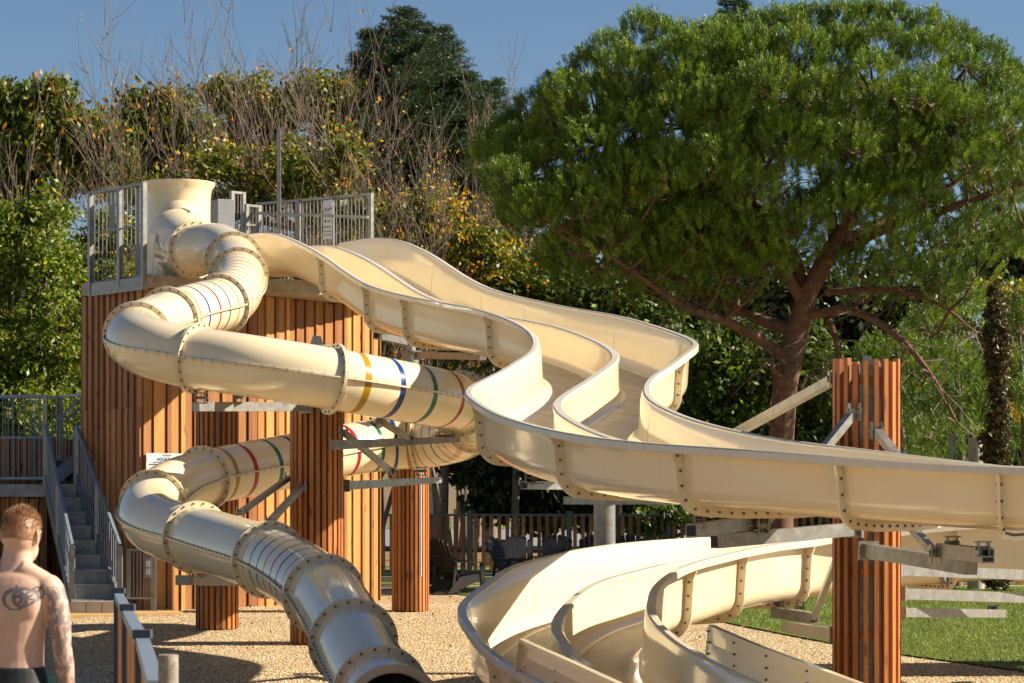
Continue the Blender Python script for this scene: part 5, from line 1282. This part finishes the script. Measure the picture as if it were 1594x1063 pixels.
# hair: cap plus short strands
hr = MB(); rows = []
for i in range(13):
    a = -R(15) + (math.pi/2 + R(15))*i/12; r_c = math.cos(a); rows.append([])
    for j in range(28):
        t = 2*math.pi*j/28; f = math.sin(t)        # f>0 is the face side
        low = max(0, f)**1.5*.075; z = .018 + .103*math.sin(a); z = max(z, .018+.103*math.sin(a) if f < .2 else .045 + low*.25)
        rows[-1].append(Vector((.081*r_c*math.cos(t), -.005 + .101*r_c*math.sin(t)*(1 if f < 0 else .96), z + .006*max(0, math.sin(a)))))
hr.grid(rows, closed=True); hr.v = [tuple(hc + Hr @ (Vector(v)*1.08)) for v in hr.v]
hair = pbuild(hr, 'hair', M['hair'])
k = 5200; d_ = unit(rng.normal(size=(k, 3))*np.array([1, 1, 1]) + np.array([0, -.25, .55])); keep = (d_[:, 2] > -.30) & ~((d_[:, 1] > .35) & (d_[:, 2] < .42)); d_ = d_[keep]; k = len(d_)
bp_ = d_*np.array([.079, .099, .101]) + np.array([0, -.005, .02]); ln = (.006 + .020*np.clip(d_[:, 2], 0, 1))[:, None]*rng.uniform(.7, 1.3, (k, 1)); dirn = unit(d_ + rng.normal(size=(k, 3))*.16 + np.array([0, .45, .1])); wd = unit(np.cross(dirn, rng.normal(size=(k, 3))))*.0013
V = np.stack([bp_-wd, bp_+wd, bp_+dirn*ln], 1).reshape(-1, 3); Hm = np.array(Hr); V = V @ Hm.T*1.08 + np.array(hc)
me = bpy.data.meshes.new('hair_strands'); me.from_pydata(V.tolist(), [], np.arange(3*k).reshape(k, 3).tolist()); me.materials.append(M['hair']); ob = bpy.data.objects.new('hair_strands', me); col.objects.link(ob); ob.parent = hair
for s_ in (-1, 1):
    e = MB(); ball(e, tuple(hc + Hr @ Vector((s_*.032, .080, .015))), (.012, .012, .011), 8); eo = pbuild(e, 'eye', M['eye_white']); e = MB(); ball(e, tuple(hc + Hr @ Vector((s_*.032, .0905, .015))), (.005, .005, .005), 6); pbuild(e, 'iris', M['eye_iris'], parent=eo)
# ================================================================ loose pebbles, turf fibres, fallen leaves
def ground_z_np(y): return np.where(y > 40, .05, np.where(y > 20, .05 - .0215*(40-y), -.38))
k = 46000; d_ = 26.5 + 15*rng.random(k)**1.25; px_ = rng.uniform(60, 1650, k); x_ = (px_-797)*d_/F
nx_ = np.array([a for a, b_ in near]); ny_ = np.array([b_ for a, b_ in near]); o_ = np.argsort(nx_)
lim = np.interp(x_, nx_[o_], ny_[o_], left=99); keep = d_ < lim; x_, d_ = x_[keep], d_[keep]; k = len(x_)
r_p = rng.uniform(.006, .014, k)[:, None]; C = np.stack([x_, d_, ground_z_np(d_) + .003], 1)
ang = rng.uniform(0, 6.28, k); ax = np.stack([np.cos(ang), np.sin(ang), np.zeros(k)], 1); ay = np.stack([-np.sin(ang), np.cos(ang), np.zeros(k)], 1); az_ = np.array([[0, 0, 1.0]])
V = np.stack([C + ax*r_p*1.2, C + ay*r_p*.85, C - ax*r_p*1.1, C - ay*r_p*.9, C + az_*r_p*.75], 1).reshape(-1, 3)
b0 = np.arange(k)[:, None]*5; Fc = np.concatenate([b0 + np.array([[i, (i+1) % 4, 4]]) for i in range(4)], 0)
m, n, b, o = new_mat('pebble'); geo = N(n, 'ShaderNodeNewGeometry')
n.links.new(ramp(n, geo.outputs['Random Per Island'], [(0, (.30, .21, .10)), (.3, (.60, .46, .25)), (.8, (.72, .59, .38)), (1, (.84, .76, .60))]).outputs[0], b.inputs['Base Color']); b.inputs['Roughness'].default_value = .8
tag(np_mesh('pebbles', V, Fc, 3, M['pebble'], loc=(0, 30, -.2)), 'loose pale pebbles lying on the gravel', kind='stuff')
k = 110000; d_ = 26 + 22*rng.random(k); px_ = rng.uniform(1060, 1660, k); x_ = (px_-797)*d_/F
lim = np.interp(x_, nx_[o_], ny_[o_], left=0); keep = (d_ > lim - .03) & (x_ > nx_.min()); x_, d_ = x_[keep], d_[keep]; k = len(x_)
C = np.stack([x_, d_, ground_z_np(d_) + .018], 1); ang = rng.uniform(0, 6.28, k); w = np.stack([np.cos(ang), np.sin(ang), np.zeros(k)], 1)*.004
tip = C + np.concatenate([rng.normal(size=(k, 2))*.012, rng.uniform(.02, .045, (k, 1))], 1)
V = np.stack([C-w, C+w, tip], 1).reshape(-1, 3)
leafmat('turf_fibre', [(0, (.05, .09, .008)), (.6, (.15, .21, .02)), (1, (.28, .33, .05))], trans=.2)
tag(np_mesh('turf_fibres', V, np.arange(3*k).reshape(k, 3), 3, M['turf_fibre'], loc=(3, 35, 0)), 'short fibres of the artificial lawn', kind='stuff')
k = 420; d_ = rng.uniform(27, 46, k); x_ = (rng.uniform(100, 1600, k)-797)*d_/F
V, Fc = leaf_quads(np.stack([x_, d_, ground_z_np(d_) + .03], 1), .028, 1.6, .2)
tag(np_mesh('fallen_leaves', V, Fc, 4, M['leaf_litter'], loc=(0, 35, 0)), 'small dry leaves scattered on gravel and lawn', kind='stuff')
